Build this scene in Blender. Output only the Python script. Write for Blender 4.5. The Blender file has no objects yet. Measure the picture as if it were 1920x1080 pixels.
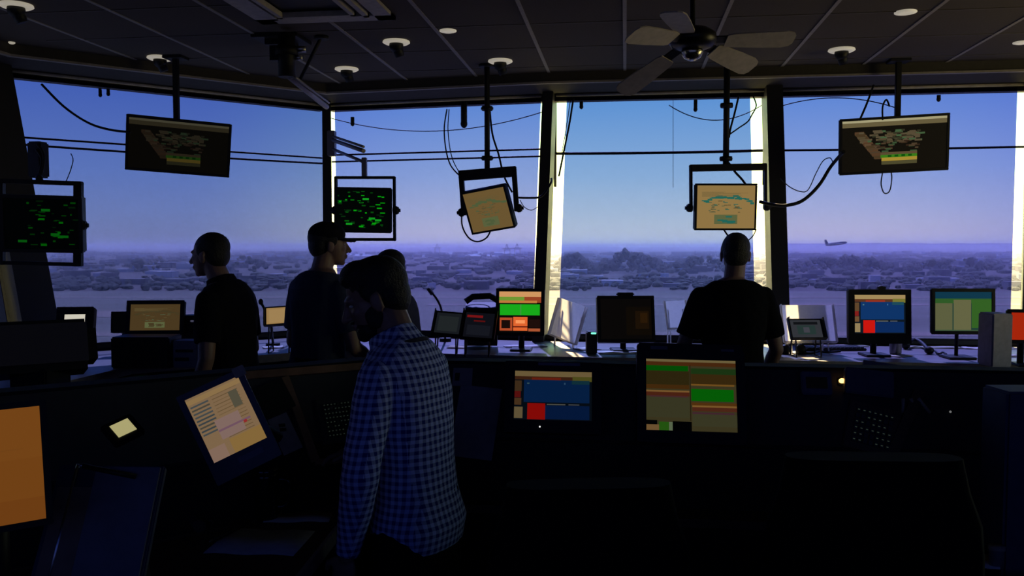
import bpy, bmesh, math, random
from mathutils import Vector, Matrix, noise
random.seed(7)
SC = bpy.context.scene
COL = SC.collection
PI = math.pi
def R(d): return math.radians(d)
def V(*a): return Vector(a)

# ------------------------------------------------------------------ camera
FPX = 1600.0
EYE = V(0, 0, 1.70)
YAW = R(7.55); PITCH = math.atan(78/FPX)
cd = bpy.data.cameras.new('camera'); cam = bpy.data.objects.new('camera', cd); COL.objects.link(cam)
cam.location = EYE; cam.rotation_euler = (PI/2-PITCH, 0, YAW)
cd.sensor_width = 36; cd.lens = 36*FPX/1920; cd.clip_start = .05; cd.clip_end = 30000
SC.camera = cam
RC = cam.rotation_euler.to_matrix()
FW = V(-math.sin(YAW), math.cos(YAW), 0); RT = V(math.cos(YAW), math.sin(YAW), 0)
def ray(px, py):
    return RC @ V((px-960)/FPX, (540-py)/FPX, -1)
def at(px, py, d): return EYE + ray(px, py)*d
def onz(px, py, z):
    r = ray(px, py); return EYE + r*((z-EYE.z)/r.z)
def cp(X, D, z=0): return V(0, 0, z) + RT*X + FW*D       # right, ahead of the viewpoint, height

# ------------------------------------------------------------------ materials
def s2l(c):
    c = c/255.0
    return c/12.92 if c <= .04045 else ((c+.055)/1.055)**2.4
def col(*c): return tuple(s2l(x) for x in c)+(1,)
def nd(nt, t, **k):
    n = nt.nodes.new(t)
    for a, b in k.items(): setattr(n, a, b)
    return n
MATS = {}
def mat(name, c, rough=.6, metal=0, spec=.5, nscale=30, namp=.12, bump=0.0, coat=0):
    if name in MATS: return MATS[name]
    m = bpy.data.materials.new(name); m.use_nodes = True
    nt = m.node_tree; b = nt.nodes['Principled BSDF']
    tc = nd(nt, 'ShaderNodeTexCoord'); n = nd(nt, 'ShaderNodeTexNoise'); n.inputs['Scale'].default_value = nscale
    n.inputs['Detail'].default_value = 4
    nt.links.new(tc.outputs['Object'], n.inputs['Vector'])
    rp = nd(nt, 'ShaderNodeValToRGB')
    c = tuple(c[:3])
    rp.color_ramp.elements[0].position = .3; rp.color_ramp.elements[1].position = .7
    rp.color_ramp.elements[0].color = tuple(x*(1-namp) for x in c)+(1,)
    rp.color_ramp.elements[1].color = tuple(min(1, x*(1+namp)) for x in c)+(1,)
    nt.links.new(n.outputs['Fac'], rp.inputs[0]); nt.links.new(rp.outputs[0], b.inputs['Base Color'])
    b.inputs['Roughness'].default_value = rough; b.inputs['Metallic'].default_value = metal
    b.inputs['Specular IOR Level'].default_value = spec
    b.inputs['Coat Weight'].default_value = coat
    if bump:
        bp = nd(nt, 'ShaderNodeBump'); bp.inputs['Strength'].default_value = bump; bp.inputs['Distance'].default_value = .01
        nt.links.new(n.outputs['Fac'], bp.inputs['Height']); nt.links.new(bp.outputs[0], b.inputs['Normal'])
    MATS[name] = m; return m
def lit(r, g, b, k=1.0, gloss=True):
    key = 'lit_%d_%d_%d_%d' % (r, g, b, int(k*100))
    if key in MATS: return MATS[key]
    m = bpy.data.materials.new(key); m.use_nodes = True
    p = m.node_tree.nodes['Principled BSDF']
    p.inputs['Base Color'].default_value = (.002, .002, .002, 1)
    p.inputs['Roughness'].default_value = .5
    p.inputs['Specular IOR Level'].default_value = .1
    p.inputs['Emission Color'].default_value = col(r, g, b)
    p.inputs['Emission Strength'].default_value = k
    MATS[key] = m; return m
BLK = mat('black_plastic', (.008, .008, .009), .5, spec=.3)
BLKM = mat('black_metal', (.006, .006, .008), .55, .0, spec=.3)
DGREY = mat('dark_grey_plastic', (.03, .03, .034), .55)
GREY = mat('grey_plastic', (.16, .16, .17), .6)
WHITE = mat('white_paper', (.75, .74, .72), .8, namp=.04)
CREAM = mat('cream_paper', (.6, .55, .42), .8, namp=.05)
STEEL = mat('brushed_steel', (.45, .45, .47), .3, 1, nscale=80)
CABLE = mat('cable_rubber', (.006, .006, .008), .6, spec=.25)
WOOD = mat('oak_trim', (.23, .11, .055), .5, nscale=12, namp=.3)
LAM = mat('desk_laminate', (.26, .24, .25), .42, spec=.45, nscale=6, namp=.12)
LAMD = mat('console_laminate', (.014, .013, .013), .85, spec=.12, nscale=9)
EDGE = mat('light_edge_band', (.4, .34, .28), .5)
CONS = mat('console_panel_grey', (.028, .026, .028), .75, nscale=15)

# ------------------------------------------------------------------ mesh builder (world coordinates)
class MB:
    def __init__(s): s.bm = bmesh.new(); s.mi = 0
    def _m(s, fs):
        for f in fs: f.material_index = s.mi
    def mat(s, i): s.mi = i; return s
    def box(s, c, size, M=None, bev=0):
        M = M or Matrix()
        r = bmesh.ops.create_cube(s.bm, size=1)
        vs = r['verts']
        c = Vector(c)
        for v in vs: v.co = V(v.co.x*size[0], v.co.y*size[1], v.co.z*size[2])+c
        fs = list({f for v in vs for f in v.link_faces})
        s._m(fs)
        if bev:
            es = list({e for v in vs for e in v.link_edges})
            rr = bmesh.ops.bevel(s.bm, geom=es, offset=bev, segments=2, affect='EDGES', clamp_overlap=True)
            vs = list({v for f in rr['faces'] for v in f.verts} | {v for v in vs if v.is_valid})
            s._m({f for v in vs for f in v.link_faces})
        for v in vs: v.co = M @ v.co
        return s
    def loft(s, rings, caps=True, closed=True):
        """rings: lists of points of equal count"""
        rr = [[s.bm.verts.new(p) for p in r] for r in rings]
        n = len(rr[0])
        for a, b in zip(rr, rr[1:]):
            for i in range(n if closed else n-1):
                f = s.bm.faces.new((a[i], a[(i+1) % n], b[(i+1) % n], b[i])); f.material_index = s.mi; f.smooth = True
        if caps:
            for r, q in ((rr[0], 1), (rr[-1], 0)):
                f = s.bm.faces.new(r[::-1] if q else r); f.material_index = s.mi
        return s
    def ring(s, c, ax, ay, n=16): return [c+ax*math.cos(2*PI*i/n)+ay*math.sin(2*PI*i/n) for i in range(n)]
    def cyl(s, p0, p1, r0, r1=None, n=16):
        p0, p1 = Vector(p0), Vector(p1); r1 = r0 if r1 is None else r1
        d = (p1-p0).normalized(); a = d.orthogonal().normalized(); b = d.cross(a)
        return s.loft([s.ring(p0, a*r0, b*r0, n), s.ring(p1, a*r1, b*r1, n)])
    def lathe(s, M, prof, n=24):
        """prof: (radius, z) pairs in the local frame M"""
        rings = [[M @ V(max(r, 1e-4)*math.cos(2*PI*i/n), max(r, 1e-4)*math.sin(2*PI*i/n), z) for i in range(n)] for r, z in prof]
        return s.loft(rings)
    def tube(s, pts, r, n=8):
        pts = [Vector(p) for p in pts]
        rings = []; a = None
        for i, p in enumerate(pts):
            d = (pts[min(i+1, len(pts)-1)]-pts[max(i-1, 0)]).normalized()
            a = d.orthogonal().normalized() if a is None else (a-d*a.dot(d)).normalized()
            b = d.cross(a); rings.append(s.ring(p, a*r, b*r, n))
        return s.loft(rings)
    def chain(s, pts, rad, n=14):
        pts = [Vector(p) for p in pts]
        for i in range(len(pts)-1):
            s.cyl(pts[i], pts[i+1], rad[i], rad[i+1], n)
        for p, r in zip(pts, rad): s.ell(p, (r, r, r))
        return s
    def ell(s, c, r, M=None, u=14, v=10):
        q = bmesh.ops.create_uvsphere(s.bm, u_segments=u, v_segments=v, radius=1)
        c = Vector(c)
        for w in q['verts']:
            p = V(w.co.x*r[0], w.co.y*r[1], w.co.z*r[2])
            if M is not None: p = M @ p
            w.co = p+c
        for f in {f for w in q['verts'] for f in w.link_faces}: f.material_index = s.mi; f.smooth = True
        return s
    def quad(s, a, b, c, d):
        f = s.bm.faces.new([s.bm.verts.new(Vector(p)) for p in (a, b, c, d)]); f.material_index = s.mi; return s
    def prism(s, poly, z0, z1):
        a = [s.bm.verts.new(V(p[0], p[1], z0)) for p in poly]; b = [s.bm.verts.new(V(p[0], p[1], z1)) for p in poly]
        n = len(a); fs = [s.bm.faces.new(a[::-1]), s.bm.faces.new(b)]
        for i in range(n): fs.append(s.bm.faces.new((a[i], a[(i+1) % n], b[(i+1) % n], b[i])))
        s._m(fs); return s
    def solid(s, corners8):
        """bottom four then top four"""
        v = [s.bm.verts.new(Vector(p)) for p in corners8]
        s._m([s.bm.faces.new([v[i] for i in q]) for q in ((3, 2, 1, 0), (4, 5, 6, 7), (0, 1, 5, 4), (1, 2, 6, 5), (2, 3, 7, 6), (3, 0, 4, 7))])
        return s
    def xf(s, M):
        bmesh.ops.transform(s.bm, matrix=M, verts=s.bm.verts); return s
    def build(s, name, mats, parent=None, label=None, smooth=None):
        bmesh.ops.recalc_face_normals(s.bm, faces=s.bm.faces)
        me = bpy.data.meshes.new(name)
        if not isinstance(mats, (list, tuple)): mats = [mats]
        org = V(0, 0, 0)
        if parent is not None: org = ORG[parent]
        else:
            cs = [v.co for v in s.bm.verts]
            lo = V(*[min(c[i] for c in cs) for i in range(3)]); hi = V(*[max(c[i] for c in cs) for i in range(3)])
            org = V((lo.x+hi.x)/2, (lo.y+hi.y)/2, lo.z)
        for v in s.bm.verts: v.co -= org
        s.bm.to_mesh(me); s.bm.free()
        for m in mats: me.materials.append(m)
        o = bpy.data.objects.new(name, me); COL.objects.link(o)
        ORG[o] = org
        if parent is not None: o.parent = parent
        else: o.location = org
        if label: o['label'] = label
        return o
ORG = {}
def tag(o, label, cat, group=None, kind=None):
    o['label'] = label; o['category'] = cat
    if group: o['group'] = group
    if kind: o['kind'] = kind
    return o
def thing(name, label, cat, loc, group=None):
    o = bpy.data.objects.new(name, None); COL.objects.link(o); o.empty_display_size = .1
    o.location = loc; ORG[o] = Vector(loc)
    return tag(o, label, cat, group)
def struct(o): o['kind'] = 'structure'; return o
def frame(px, py, d, yaw=0, tilt=0, roll=0):
    """a local frame at that place: x right, z up, -y towards the viewer; tilt > 0 faces down, roll > 0 clockwise"""
    return Matrix.Translation(at(px, py, d)) @ Matrix.Rotation(YAW+R(yaw), 4, 'Z') @ Matrix.Rotation(R(tilt), 4, 'X') @ Matrix.Rotation(R(roll), 4, 'Y')
def bez(p0, p1, p2, p3, n=16):
    return [p0*(1-t)**3+p1*3*t*(1-t)**2+p2*3*t*t*(1-t)+p3*t**3 for t in [i/n for i in range(n+1)]]
def smoothpts(pts, n=6):
    out = []
    P = [pts[0]]+list(pts)+[pts[-1]]
    for i in range(1, len(P)-2):
        a, b, c, d = P[i-1], P[i], P[i+1], P[i+2]
        for k in range(n):
            t = k/n
            out.append(.5*((2*b)+(c-a)*t+(2*a-5*b+4*c-d)*t*t+(3*b-a-3*c+d)*t**3))
    out.append(pts[-1]); return out
def cable(name, label, pix, r=.006, d=6.0, cat='cable'):
    """pix: (px, py[, distance]) control points"""
    pts = smoothpts([at(p[0], p[1], p[2] if len(p) > 2 else d) for p in pix])
    return tag(MB().tube(pts, r).build(name, CABLE), label, cat)

# ------------------------------------------------------------------ room shell
ZC = 3.02; ZH = 2.91; ZS = 1.01; TILT = .47; ZD = .99
HEAD = [V(-4.34, -2.2, 0), V(-4.34, 5.29, 0), V(-2.55, 7.12, 0), V(-.605, 6.89, 0), V(1.115, 6.89, 0), V(3.07, 6.89, 0), V(4.59, 5.37, 0), V(4.59, -2.2, 0)]
def offs(poly, d):
    """offset the open polyline towards the room"""
    out = []
    N = []
    for a, b in zip(poly, poly[1:]):
        t = (b-a).normalized(); N.append(V(t.y, -t.x, 0))
    for i, p in enumerate(poly):
        if i == 0: out.append(p+N[0]*d)
        elif i == len(poly)-1: out.append(p+N[-1]*d)
        else:
            n1, n2 = N[i-1], N[i]; m = (n1+n2).normalized(); out.append(p+m*(d/m.dot(n1)))
    return out
SILL = offs(HEAD, TILT)
def lerp(a, b, t): return a+(b-a)*t
def wall_pt(i, u, z, inn=0.0):
    """point on window facet i (HEAD[i] to HEAD[i+1]); u metres from its left end at this height, inn towards the room"""
    t = (z-ZS)/(ZH-ZS)
    a = lerp(SILL[i], HEAD[i], t); b = lerp(SILL[i+1], HEAD[i+1], t)
    d = (b-a); L = d.length; d.normalize()
    n = V(d.y, -d.x, 0)
    if u < 0: u = L+u
    p = a+d*u+n*inn; return V(p.x, p.y, z)
def facet_box(mb, i, u0, u1, z0, z1, in0, in1):
    mb.solid([wall_pt(i, u0, z0, in1), wall_pt(i, u1, z0, in1), wall_pt(i, u1, z0, in0), wall_pt(i, u0, z0, in0),
              wall_pt(i, u0, z1, in1), wall_pt(i, u1, z1, in1), wall_pt(i, u1, z1, in0), wall_pt(i, u0, z1, in0)])

def transp(name, c, gl=.04, rough=.02):
    m = bpy.data.materials.new(name); m.use_nodes = True; nt = m.node_tree
    nt.nodes.remove(nt.nodes['Principled BSDF']); o = nt.nodes['Material Output']
    t = nd(nt, 'ShaderNodeBsdfTransparent'); t.inputs[0].default_value = tuple(c)+(1,)
    gl_ = nd(nt, 'ShaderNodeBsdfGlossy'); gl_.inputs['Roughness'].default_value = rough; gl_.inputs[0].default_value = (1, 1, 1, 1)
    mx = nd(nt, 'ShaderNodeMixShader'); lw = nd(nt, 'ShaderNodeLayerWeight'); lw.inputs[0].default_value = .15
    mm = nd(nt, 'ShaderNodeMath', operation='MULTIPLY'); mm.inputs[1].default_value = gl*4
    nt.links.new(lw.outputs['Fresnel'], mm.inputs[0]); nt.links.new(mm.outputs[0], mx.inputs[0])
    nt.links.new(t.outputs[0], mx.inputs[1]); nt.links.new(gl_.outputs[0], mx.inputs[2]); nt.links.new(mx.outputs[0], o.inputs['Surface'])
    return m
# floor, ceiling
CARPET = mat('dark_carpet', (.012, .012, .015), .95, nscale=200, namp=.4, bump=.3)
floor = MB().prism([(p.x, p.y) for p in SILL[::-1]], -.1, 0).build('floor', CARPET); struct(floor)
CEIL = bpy.data.materials.new('ceiling_tiles'); CEIL.use_nodes = True
nt = CEIL.node_tree; b = nt.nodes['Principled BSDF']; b.inputs['Roughness'].default_value = .9
tc = nd(nt, 'ShaderNodeTexCoord'); no = nd(nt, 'ShaderNodeTexNoise'); no.inputs['Scale'].default_value = 90
nt.links.new(tc.outputs['Object'], no.inputs['Vector'])
rp = nd(nt, 'ShaderNodeValToRGB'); rp.color_ramp.elements[0].color = (.045, .034, .024, 1); rp.color_ramp.elements[1].color = (.075, .057, .040, 1)
nt.links.new(no.outputs['Fac'], rp.inputs[0]); nt.links.new(rp.outputs[0], b.inputs['Base Color'])
CI = offs(HEAD, .36)
ceil = MB().prism([(p.x, p.y) for p in CI[::-1]], ZC, ZC+.12).build('ceiling', CEIL); struct(ceil)
TBAR = mat('ceiling_t_bar', (.26, .23, .2), .6)
SOFF = mat('soffit_paint', (.035, .030, .026), .8)
# suspended grid, one structure mesh
g = MB()
def yface(x):
    """y of the ceiling edge at x"""
    best = -9
    for a, b_ in zip(CI, CI[1:]):
        if abs(b_.x-a.x) > 1e-6 and min(a.x, b_.x) <= x <= max(a.x, b_.x): best = max(best, lerp(a.y, b_.y, (x-a.x)/(b_.x-a.x)))
    return best
pitch = .4325*1.32
x = pitch*-.02-7*pitch
while x < 4.3:
    if x > -4.0:
        y1 = yface(x) if yface(x) > 0 else 5
        g.box((x, (y1-2.2)/2, ZC-.002), (.022, y1+2.2, .006))
    x += pitch
g.mat(1)
for k in range(0, 14):
    y = -1.6+k*.61*1.0
    xs = (-3.8, 4.0) if y < 5 else (-3.8+(y-5)*1.0, 4.0-(y-5)*1.0)
    g.box(((xs[0]+xs[1])/2, y, ZC-.0015), (xs[1]-xs[0], .012, .004)) if y < 6.4 else None
struct(g.build('trim_ceiling_grid', [TBAR, mat('cross_tee', (.075, .06, .045), .7)]))
# fascia step and sloping soffit out to the window heads
so = MB(); CI2 = offs(HEAD, .30)
for i in range(0, 7):
    a, b_, c, d = CI[i], CI[i+1], HEAD[i+1], HEAD[i]
    z3 = V(0, 0, 2.965)
    so.solid([V(a.x, a.y, 2.945), V(b_.x, b_.y, 2.945), V(c.x, c.y, 2.905), V(d.x, d.y, 2.905), V(a.x, a.y, 3.14), V(b_.x, b_.y, 3.14), V(c.x, c.y, 3.14), V(d.x, d.y, 3.14)])
struct(so.build('trim_soffit', SOFF))
sb = MB(); CI3 = offs(HEAD, .375); CI4 = offs(HEAD, .34)
for i in range(0, 7):
    a, b_, c, d = CI3[i], CI3[i+1], CI4[i+1], CI4[i]
    sb.solid([V(p.x, p.y, 2.935) for p in (a, b_, c, d)]+[V(p.x, p.y, 2.95) for p in (a, b_, c, d)])
struct(sb.build('trim_soffit_edge', TBAR))
# low wall under the sills, solid walls behind the viewpoint
DKW = mat('dark_wall_paint', (.02, .02, .024), .8)
names = ['west', 'north_west', 'north_left', 'north_middle', 'north_right', 'north_east', 'east']
OUT = offs(SILL, -.12)
for i in range(7):
    a, b_, c, d = SILL[i], SILL[i+1], OUT[i+1], OUT[i]
    w = MB().solid([V(p.x, p.y, -.1) for p in (a, b_, c, d)]+[V(p.x, p.y, ZS) for p in (a, b_, c, d)])
    struct(w.build('wall_'+names[i], DKW))
w = MB().box((.12, -2.28, .5), (9.0, .12, 1.2)).box((.12, -2.28, 3.02), (9.0, .12, .25))
for x_ in (-4.3, -1.4, 1.6, 4.55): w.box((x_, -2.28, 2.0), (.16, .12, 2.0))
struct(w.build('wall_south', DKW))
BF = transp('shade_film_south', (.16, .19, .46), .02, .15)
wq = MB().box((.12, -2.27, 2.0), (8.6, .006, 1.8)).build('window_7', BF); struct(wq)
for i, nm in ((0, 'west_upper'), (6, 'east_upper')):
    w = MB()
    if i == 0: facet_box(w, 0, 0, 5.9, ZS, ZH+.2, -.1, .0)
    else: facet_box(w, 6, 1.6, -.001, ZS, ZH+.2, -.1, .0)
    struct(w.build('wall_'+nm, DKW))
ro = MB().prism([(p.x, p.y) for p in offs(HEAD, -.15)[::-1]], 3.14, 3.3); struct(ro.build('roof_slab', DKW))

# pillars (window mullions): narrow dark posts leaning outward
PILL = mat('dark_mullion_paint', (.012, .012, .015), .5)
pw = {1: (.12, .20), 2: (.035, .16), 3: (.042, .13), 4: (.06, .15), 5: (.09, .14), 6: (.16, .2)}
for i, (hw, dp) in pw.items():
    m = MB()
    L = []
    for z in (ZS-.06, ZH+.03):
        t = (z-ZS)/(ZH-ZS); c = lerp(SILL[i], HEAD[i], t)
        d1 = (SILL[i]-SILL[i-1]).normalized(); d2 = (SILL[i+1]-SILL[i]).normalized()
        n = ((V(d1.y, -d1.x, 0)+V(d2.y, -d2.x, 0))).normalized(); tt = V(-n.y, n.x, 0)
        for q in (c+n*dp-tt*hw, c+n*dp+tt*hw, c-n*.06+tt*hw*1.1, c-n*.06-tt*hw*1.1): L.append(V(q.x, q.y, z))
    m.solid(L)
    struct(m.build('trim_mullion', PILL))

# glass, window frames, roller shades of dark film
GLASS = transp('window_glass', (.96, .98, .97), .06)
FILMS = {0: (.045, .06, .26), 1: (.048, .070, .32), 2: (.062, .082, .43), 3: (.062, .096, .43), 4: (.064, .082, .44), 5: (.04, .05, .25)}
SHADE_ROD = mat('shade_tube_metal', (.35, .31, .27), .5)
FRB = mat('window_frame_black', (.01, .01, .012), .45)
WL = {0: (5.95, -.14), 1: (.14, -.04), 2: (.04, -.05), 3: (.042, -.05), 4: (.06, -.10), 5: (.10, 1.55)}
# film edges: inset from left and right ends of the facet
FL = {0: (5.95, -.185), 1: (.14, -.05), 2: (.100, -.062), 3: (.138, -.168), 4: (.06, -.19), 5: (.12, 1.5)}
lab = {0: 'dark film roller shade at the left end of the picture', 1: 'dark film roller shade over the angled left window behind the black-shirted man',
       2: 'blue tinted film roller shade in the window left of the middle pillar', 3: 'palest blue film roller shade between the two middle pillars',
       4: 'violet tinted film roller shade behind the right hanging wide monitor', 5: 'dark film roller shade beyond the right-hand pillar'}
for i in range(6):
    u0, u1 = WL[i]
    wd = thing('window_%d' % (i+1), '', '', wall_pt(i, (u0+ (u1 if u1 > 0 else 2))/2, ZS)); del wd['label']; del wd['category']; wd['kind'] = 'structure'
    m = MB(); facet_box(m, i, u0, u1, ZS, ZH, -.015, -.005); m.build('glass_pane', GLASS, wd)
    m = MB(); facet_box(m, i, u0, u1, ZH-.055, ZH+.005, -.05, .03); facet_box(m, i, u0, u1, ZS-.005, ZS+.025, -.05, .04); m.build('window_frame', FRB, wd)
    f0, f1 = FL[i]
    sh = thing('roller_shade', lab[i], 'window shade', wall_pt(i, (f0+(f1 if f1 > 0 else 2))/2, ZS), 'film roller shades at the tower windows')
    FM = transp('shade_film_%d' % i, FILMS[i], .02, .15)
    m = MB()
    a = [wall_pt(i, f0, ZS+.02, .035), wall_pt(i, f1, ZS+.02, .035), wall_pt(i, f1, ZH-.03, .05), wall_pt(i, f0, ZH-.03, .05)]
    m.quad(*a); m.build('film', FM, sh)
    if i == 0: MB().quad(wall_pt(0, -.185, ZS+.02, .03), wall_pt(0, -.14, ZS+.02, .03), wall_pt(0, -.14, ZH-.03, .045), wall_pt(0, -.185, ZH-.03, .045)).build('edge_film', transp('grey_edge_film', (.14, .13, .14), .02, .2), sh)
    m = MB(); m.cyl(wall_pt(i, u0+.01, ZH-.012, .055), wall_pt(i, u1-.01, ZH-.012, .055), .011, n=12); m.build('roller_tube', SHADE_ROD, sh)
    m = MB(); m.cyl(wall_pt(i, f0, ZS+.03, .04), wall_pt(i, f1, ZS+.03, .04), .006, n=8); m.build('hem_bar', BLKM, sh)


#@@OUTSIDE
# ------------------------------------------------------------------ outside: the airfield far below
ZG = -40.0
def gmat(name, c1, c2, sc, rough=.95, stretch=(1, 1, 1)):
    m = bpy.data.materials.new(name); m.use_nodes = True; nt = m.node_tree; b = nt.nodes['Principled BSDF']
    tc = nd(nt, 'ShaderNodeTexCoord'); mp = nd(nt, 'ShaderNodeMapping'); mp.inputs['Scale'].default_value = stretch
    n = nd(nt, 'ShaderNodeTexNoise'); n.inputs['Scale'].default_value = sc; n.inputs['Detail'].default_value = 6; n.inputs['Roughness'].default_value = .65
    rp = nd(nt, 'ShaderNodeValToRGB'); rp.color_ramp.elements[0].position = .35; rp.color_ramp.elements[1].position = .65
    rp.color_ramp.elements[0].color = c1+(1,); rp.color_ramp.elements[1].color = c2+(1,)
    nt.links.new(tc.outputs['Object'], mp.inputs[0]); nt.links.new(mp.outputs[0], n.inputs['Vector']); nt.links.new(n.outputs['Fac'], rp.inputs[0])
    nt.links.new(rp.outputs[0], b.inputs['Base Color']); b.inputs['Roughness'].default_value = rough; b.inputs['Specular IOR Level'].default_value = .1
    return m
GR = gmat('dry_grass', (.125, .122, .09), (.18, .172, .13), .012, stretch=(1, 3, 1))
CITY = gmat('city_ground', (.07, .06, .055), (.16, .14, .12), .02, stretch=(1, .6, 1))
def cq(X0, D0, X1, D1, z):   # rectangle seen along the view
    return [cp(X0, D0, z), cp(X1, D0, z), cp(X1, D1, z), cp(X0, D1, z)]
def slab(name, X0, D0, X1, D1, z0, z1, m):
    a = cq(X0, D0, X1, D1, z0); b_ = cq(X0, D0, X1, D1, z1)
    return MB().solid(a+b_).build(name, m)
struct(slab('ground', -9000, 40, 9000, 790, ZG-2, ZG, GR))
struct(slab('city_land', -12000, 790, 12000, 16000, ZG-2, ZG-.1, CITY))
CONC = gmat('runway_concrete', (.20, .165, .13), (.26, .21, .165), .05)
WATER = mat('water', (.28, .33, .4), .25, nscale=.01)
for k, (X0, D0, X1, D1) in enumerate([(-1800, 500, -60, 550), (-1800, 395, 2000, 415), (-60, 600, 2000, 622), (-1000, 690, 2000, 704), (-600, 325, 1000, 337)]):
    o = slab('runway', X0, D0, X1, D1, ZG, ZG+.15, CONC); struct(o)
o = slab('bay_water', -900, 3600, 400, 6500, ZG-.2, ZG+.4, WATER); struct(o)
# hills
rnd = random.Random(3)
HM = gmat('hill_scrub', (.05, .06, .055), (.09, .09, .075), .002)
h = MB(); prev = None
rings = []
for k in range(0, 141):
    px = -700+k*26
    D = 13500
    crest = 462 if px < 1000 else 460
    hh = 6*noise.noise(V(px*.004, 1, 0))+2.5*noise.noise(V(px*.02, 5, 0))
    e = (-2 if px > 1430 else (3 if px < 700 else 0))
    y = 464-abs(hh)-e*-1
    if px > 1450: y -= 5
    z = 1.7+(462-y)*D/FPX; z = max(z, -30)
    X = (px-960)/FPX*D
    rings.append([cp(X, D-900, ZG-5), cp(X, D-300, ZG+(z-ZG)*.62), cp(X, D, z), cp(X, D+600, ZG-5)])
h.loft(rings, closed=False, caps=False); struct(h.build('hills', HM))
# trees and buildings at the edge of the field: nobody could count them
TREE = mat('far_foliage', (.035, .045, .03), .95, nscale=.05, namp=.4)
t = MB()
def blob(px, D, w, hgt):
    X = (px-960)/FPX*D
    c = cp(X, D, ZG+hgt*.45)
    q = bmesh.ops.create_icosphere(t.bm, subdivisions=1, radius=1)
    for v in q['verts']:
        v.co = V(v.co.x*w*(1+.3*rnd.random()), v.co.y*w, v.co.z*hgt*.55*(1+.35*rnd.random()))+c
for k in range(1100):
    px = rnd.uniform(-100, 2050); D = rnd.uniform(800, 1100)
    blob(px, D, rnd.uniform(2.5, 6), rnd.uniform(3, 6))
for k in range(1500):
    px = rnd.uniform(-100, 2050); D = rnd.uniform(1100, 5000)
    blob(px, D, rnd.uniform(4, 12), rnd.uniform(4, 9))
def puff(px, D, r, z):
    q = bmesh.ops.create_icosphere(t.bm, subdivisions=1, radius=r); c = cp((px-960)/FPX*D, D, z)
    for v in q['verts']: v.co = v.co*rnd.uniform(.6, 1.35)+c
for (a, b_, top, n) in ((1040, 1112, 466, 150), (1120, 1250, 463, 260), (915, 985, 478, 110), (1245, 1400, 476, 140), (1480, 1680, 474, 200), (1690, 1880, 480, 120), (430, 500, 474, 40), (230, 330, 482, 40)):
    for k in range(n):
        u = rnd.random(); px = a+(b_-a)*u; D = rnd.uniform(1300, 1900)
        prof = (math.sin(PI*u)**.6)*(.7+.5*noise.noise(V(px*.045, 2, 1)))
        zt = 1.7-(top-462)*D/FPX; zz = ZG+(zt-ZG)*prof*math.sqrt(rnd.random())
        puff(px, D, rnd.uniform(2.5, 6.5), zz)
tag(t.build('distant_trees', TREE), 'hazy dark trees along the far edge of the airfield', 'trees', kind='stuff')
BL = [mat('far_building_pale', (.55, .52, .5), .9, nscale=.02), mat('far_building_grey', (.17, .16, .16), .9, nscale=.02), mat('far_building_dark', (.08, .075, .08), .9, nscale=.02)]
t = MB()
for k in range(600):
    px = rnd.uniform(-100, 2050); D = rnd.uniform(820, 5000)
    X = (px-960)/FPX*D; w = rnd.uniform(6, 40)*(D/2500+.3); hh = rnd.uniform(3, 8)*(1+D/4000)
    t.mat(rnd.choice([0, 1, 1, 2, 2, 2])); t.box(cp(X, D, ZG+hh/2), (w, w*.7, hh), None)
for (px, y, w) in ((330, 493, 50), (232, 506, 26), (288, 510, 20), (445, 492, 30), (1125, 491, 26), (1200, 490, 24), (1120, 519, 22), (1210, 516, 26), (1270, 503, 26), (1538, 497, 20), (1570, 492, 24), (1525, 525, 24), (1665, 500, 16), (1760, 523, 70), (700, 497, 24), (965, 510, 28), (870, 508, 24), (965, 492, 20), (520, 515, 26)):
    D = 41.7*FPX/(y+4-462); X = (px-960)/FPX*D; hh = 6*D/FPX
    t.mat(0); t.box(cp(X, D, ZG+hh/2), (w*D/FPX, 20, hh))
tag(t.build('distant_buildings', BL), 'pale low buildings scattered in the haze beyond the runways', 'buildings', kind='stuff')
# container cranes
def crane(px, D, s, label):
    X = (px-960)/FPX*D
    c = thing('container_crane', label, 'crane', cp(X, D, ZG), 'container cranes on the horizon')
    m = MB()
    for dx in (-12, 12):
        for dy in (-8, 8): m.box(cp(X+dx*s, D+dy, ZG+22*s), (2.2*s, 2.2*s, 44*s))
    for z in (14, 40): m.box(cp(X, D-8, ZG+z*s), (26*s, 2*s, 2.5*s)).box(cp(X, D+8, ZG+z*s), (26*s, 2*s, 2.5*s))
    m.build('gantry', BL[2], c)
    m = MB(); m.box(cp(X, D, ZG+46*s), (44*s, 5*s, 3*s)); m.build('boom', BL[2], c)
    m = MB(); m.cyl(cp(X-8*s, D, ZG+44*s), cp(X-2*s, D, ZG+66*s), 1.4*s).cyl(cp(X+6*s, D, ZG+44*s), cp(X-2*s, D, ZG+66*s), 1.4*s); m.build('mast', BL[2], c)
crane(951, 2800, .75, 'container crane silhouette on the horizon, left of the pair near the middle pillar')
crane(970, 2900, .78, 'container crane silhouette on the horizon, nearest the middle pillar')
crane(820, 3600, .8, 'small hazy container crane above the water left of the hanging tan display')
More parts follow.
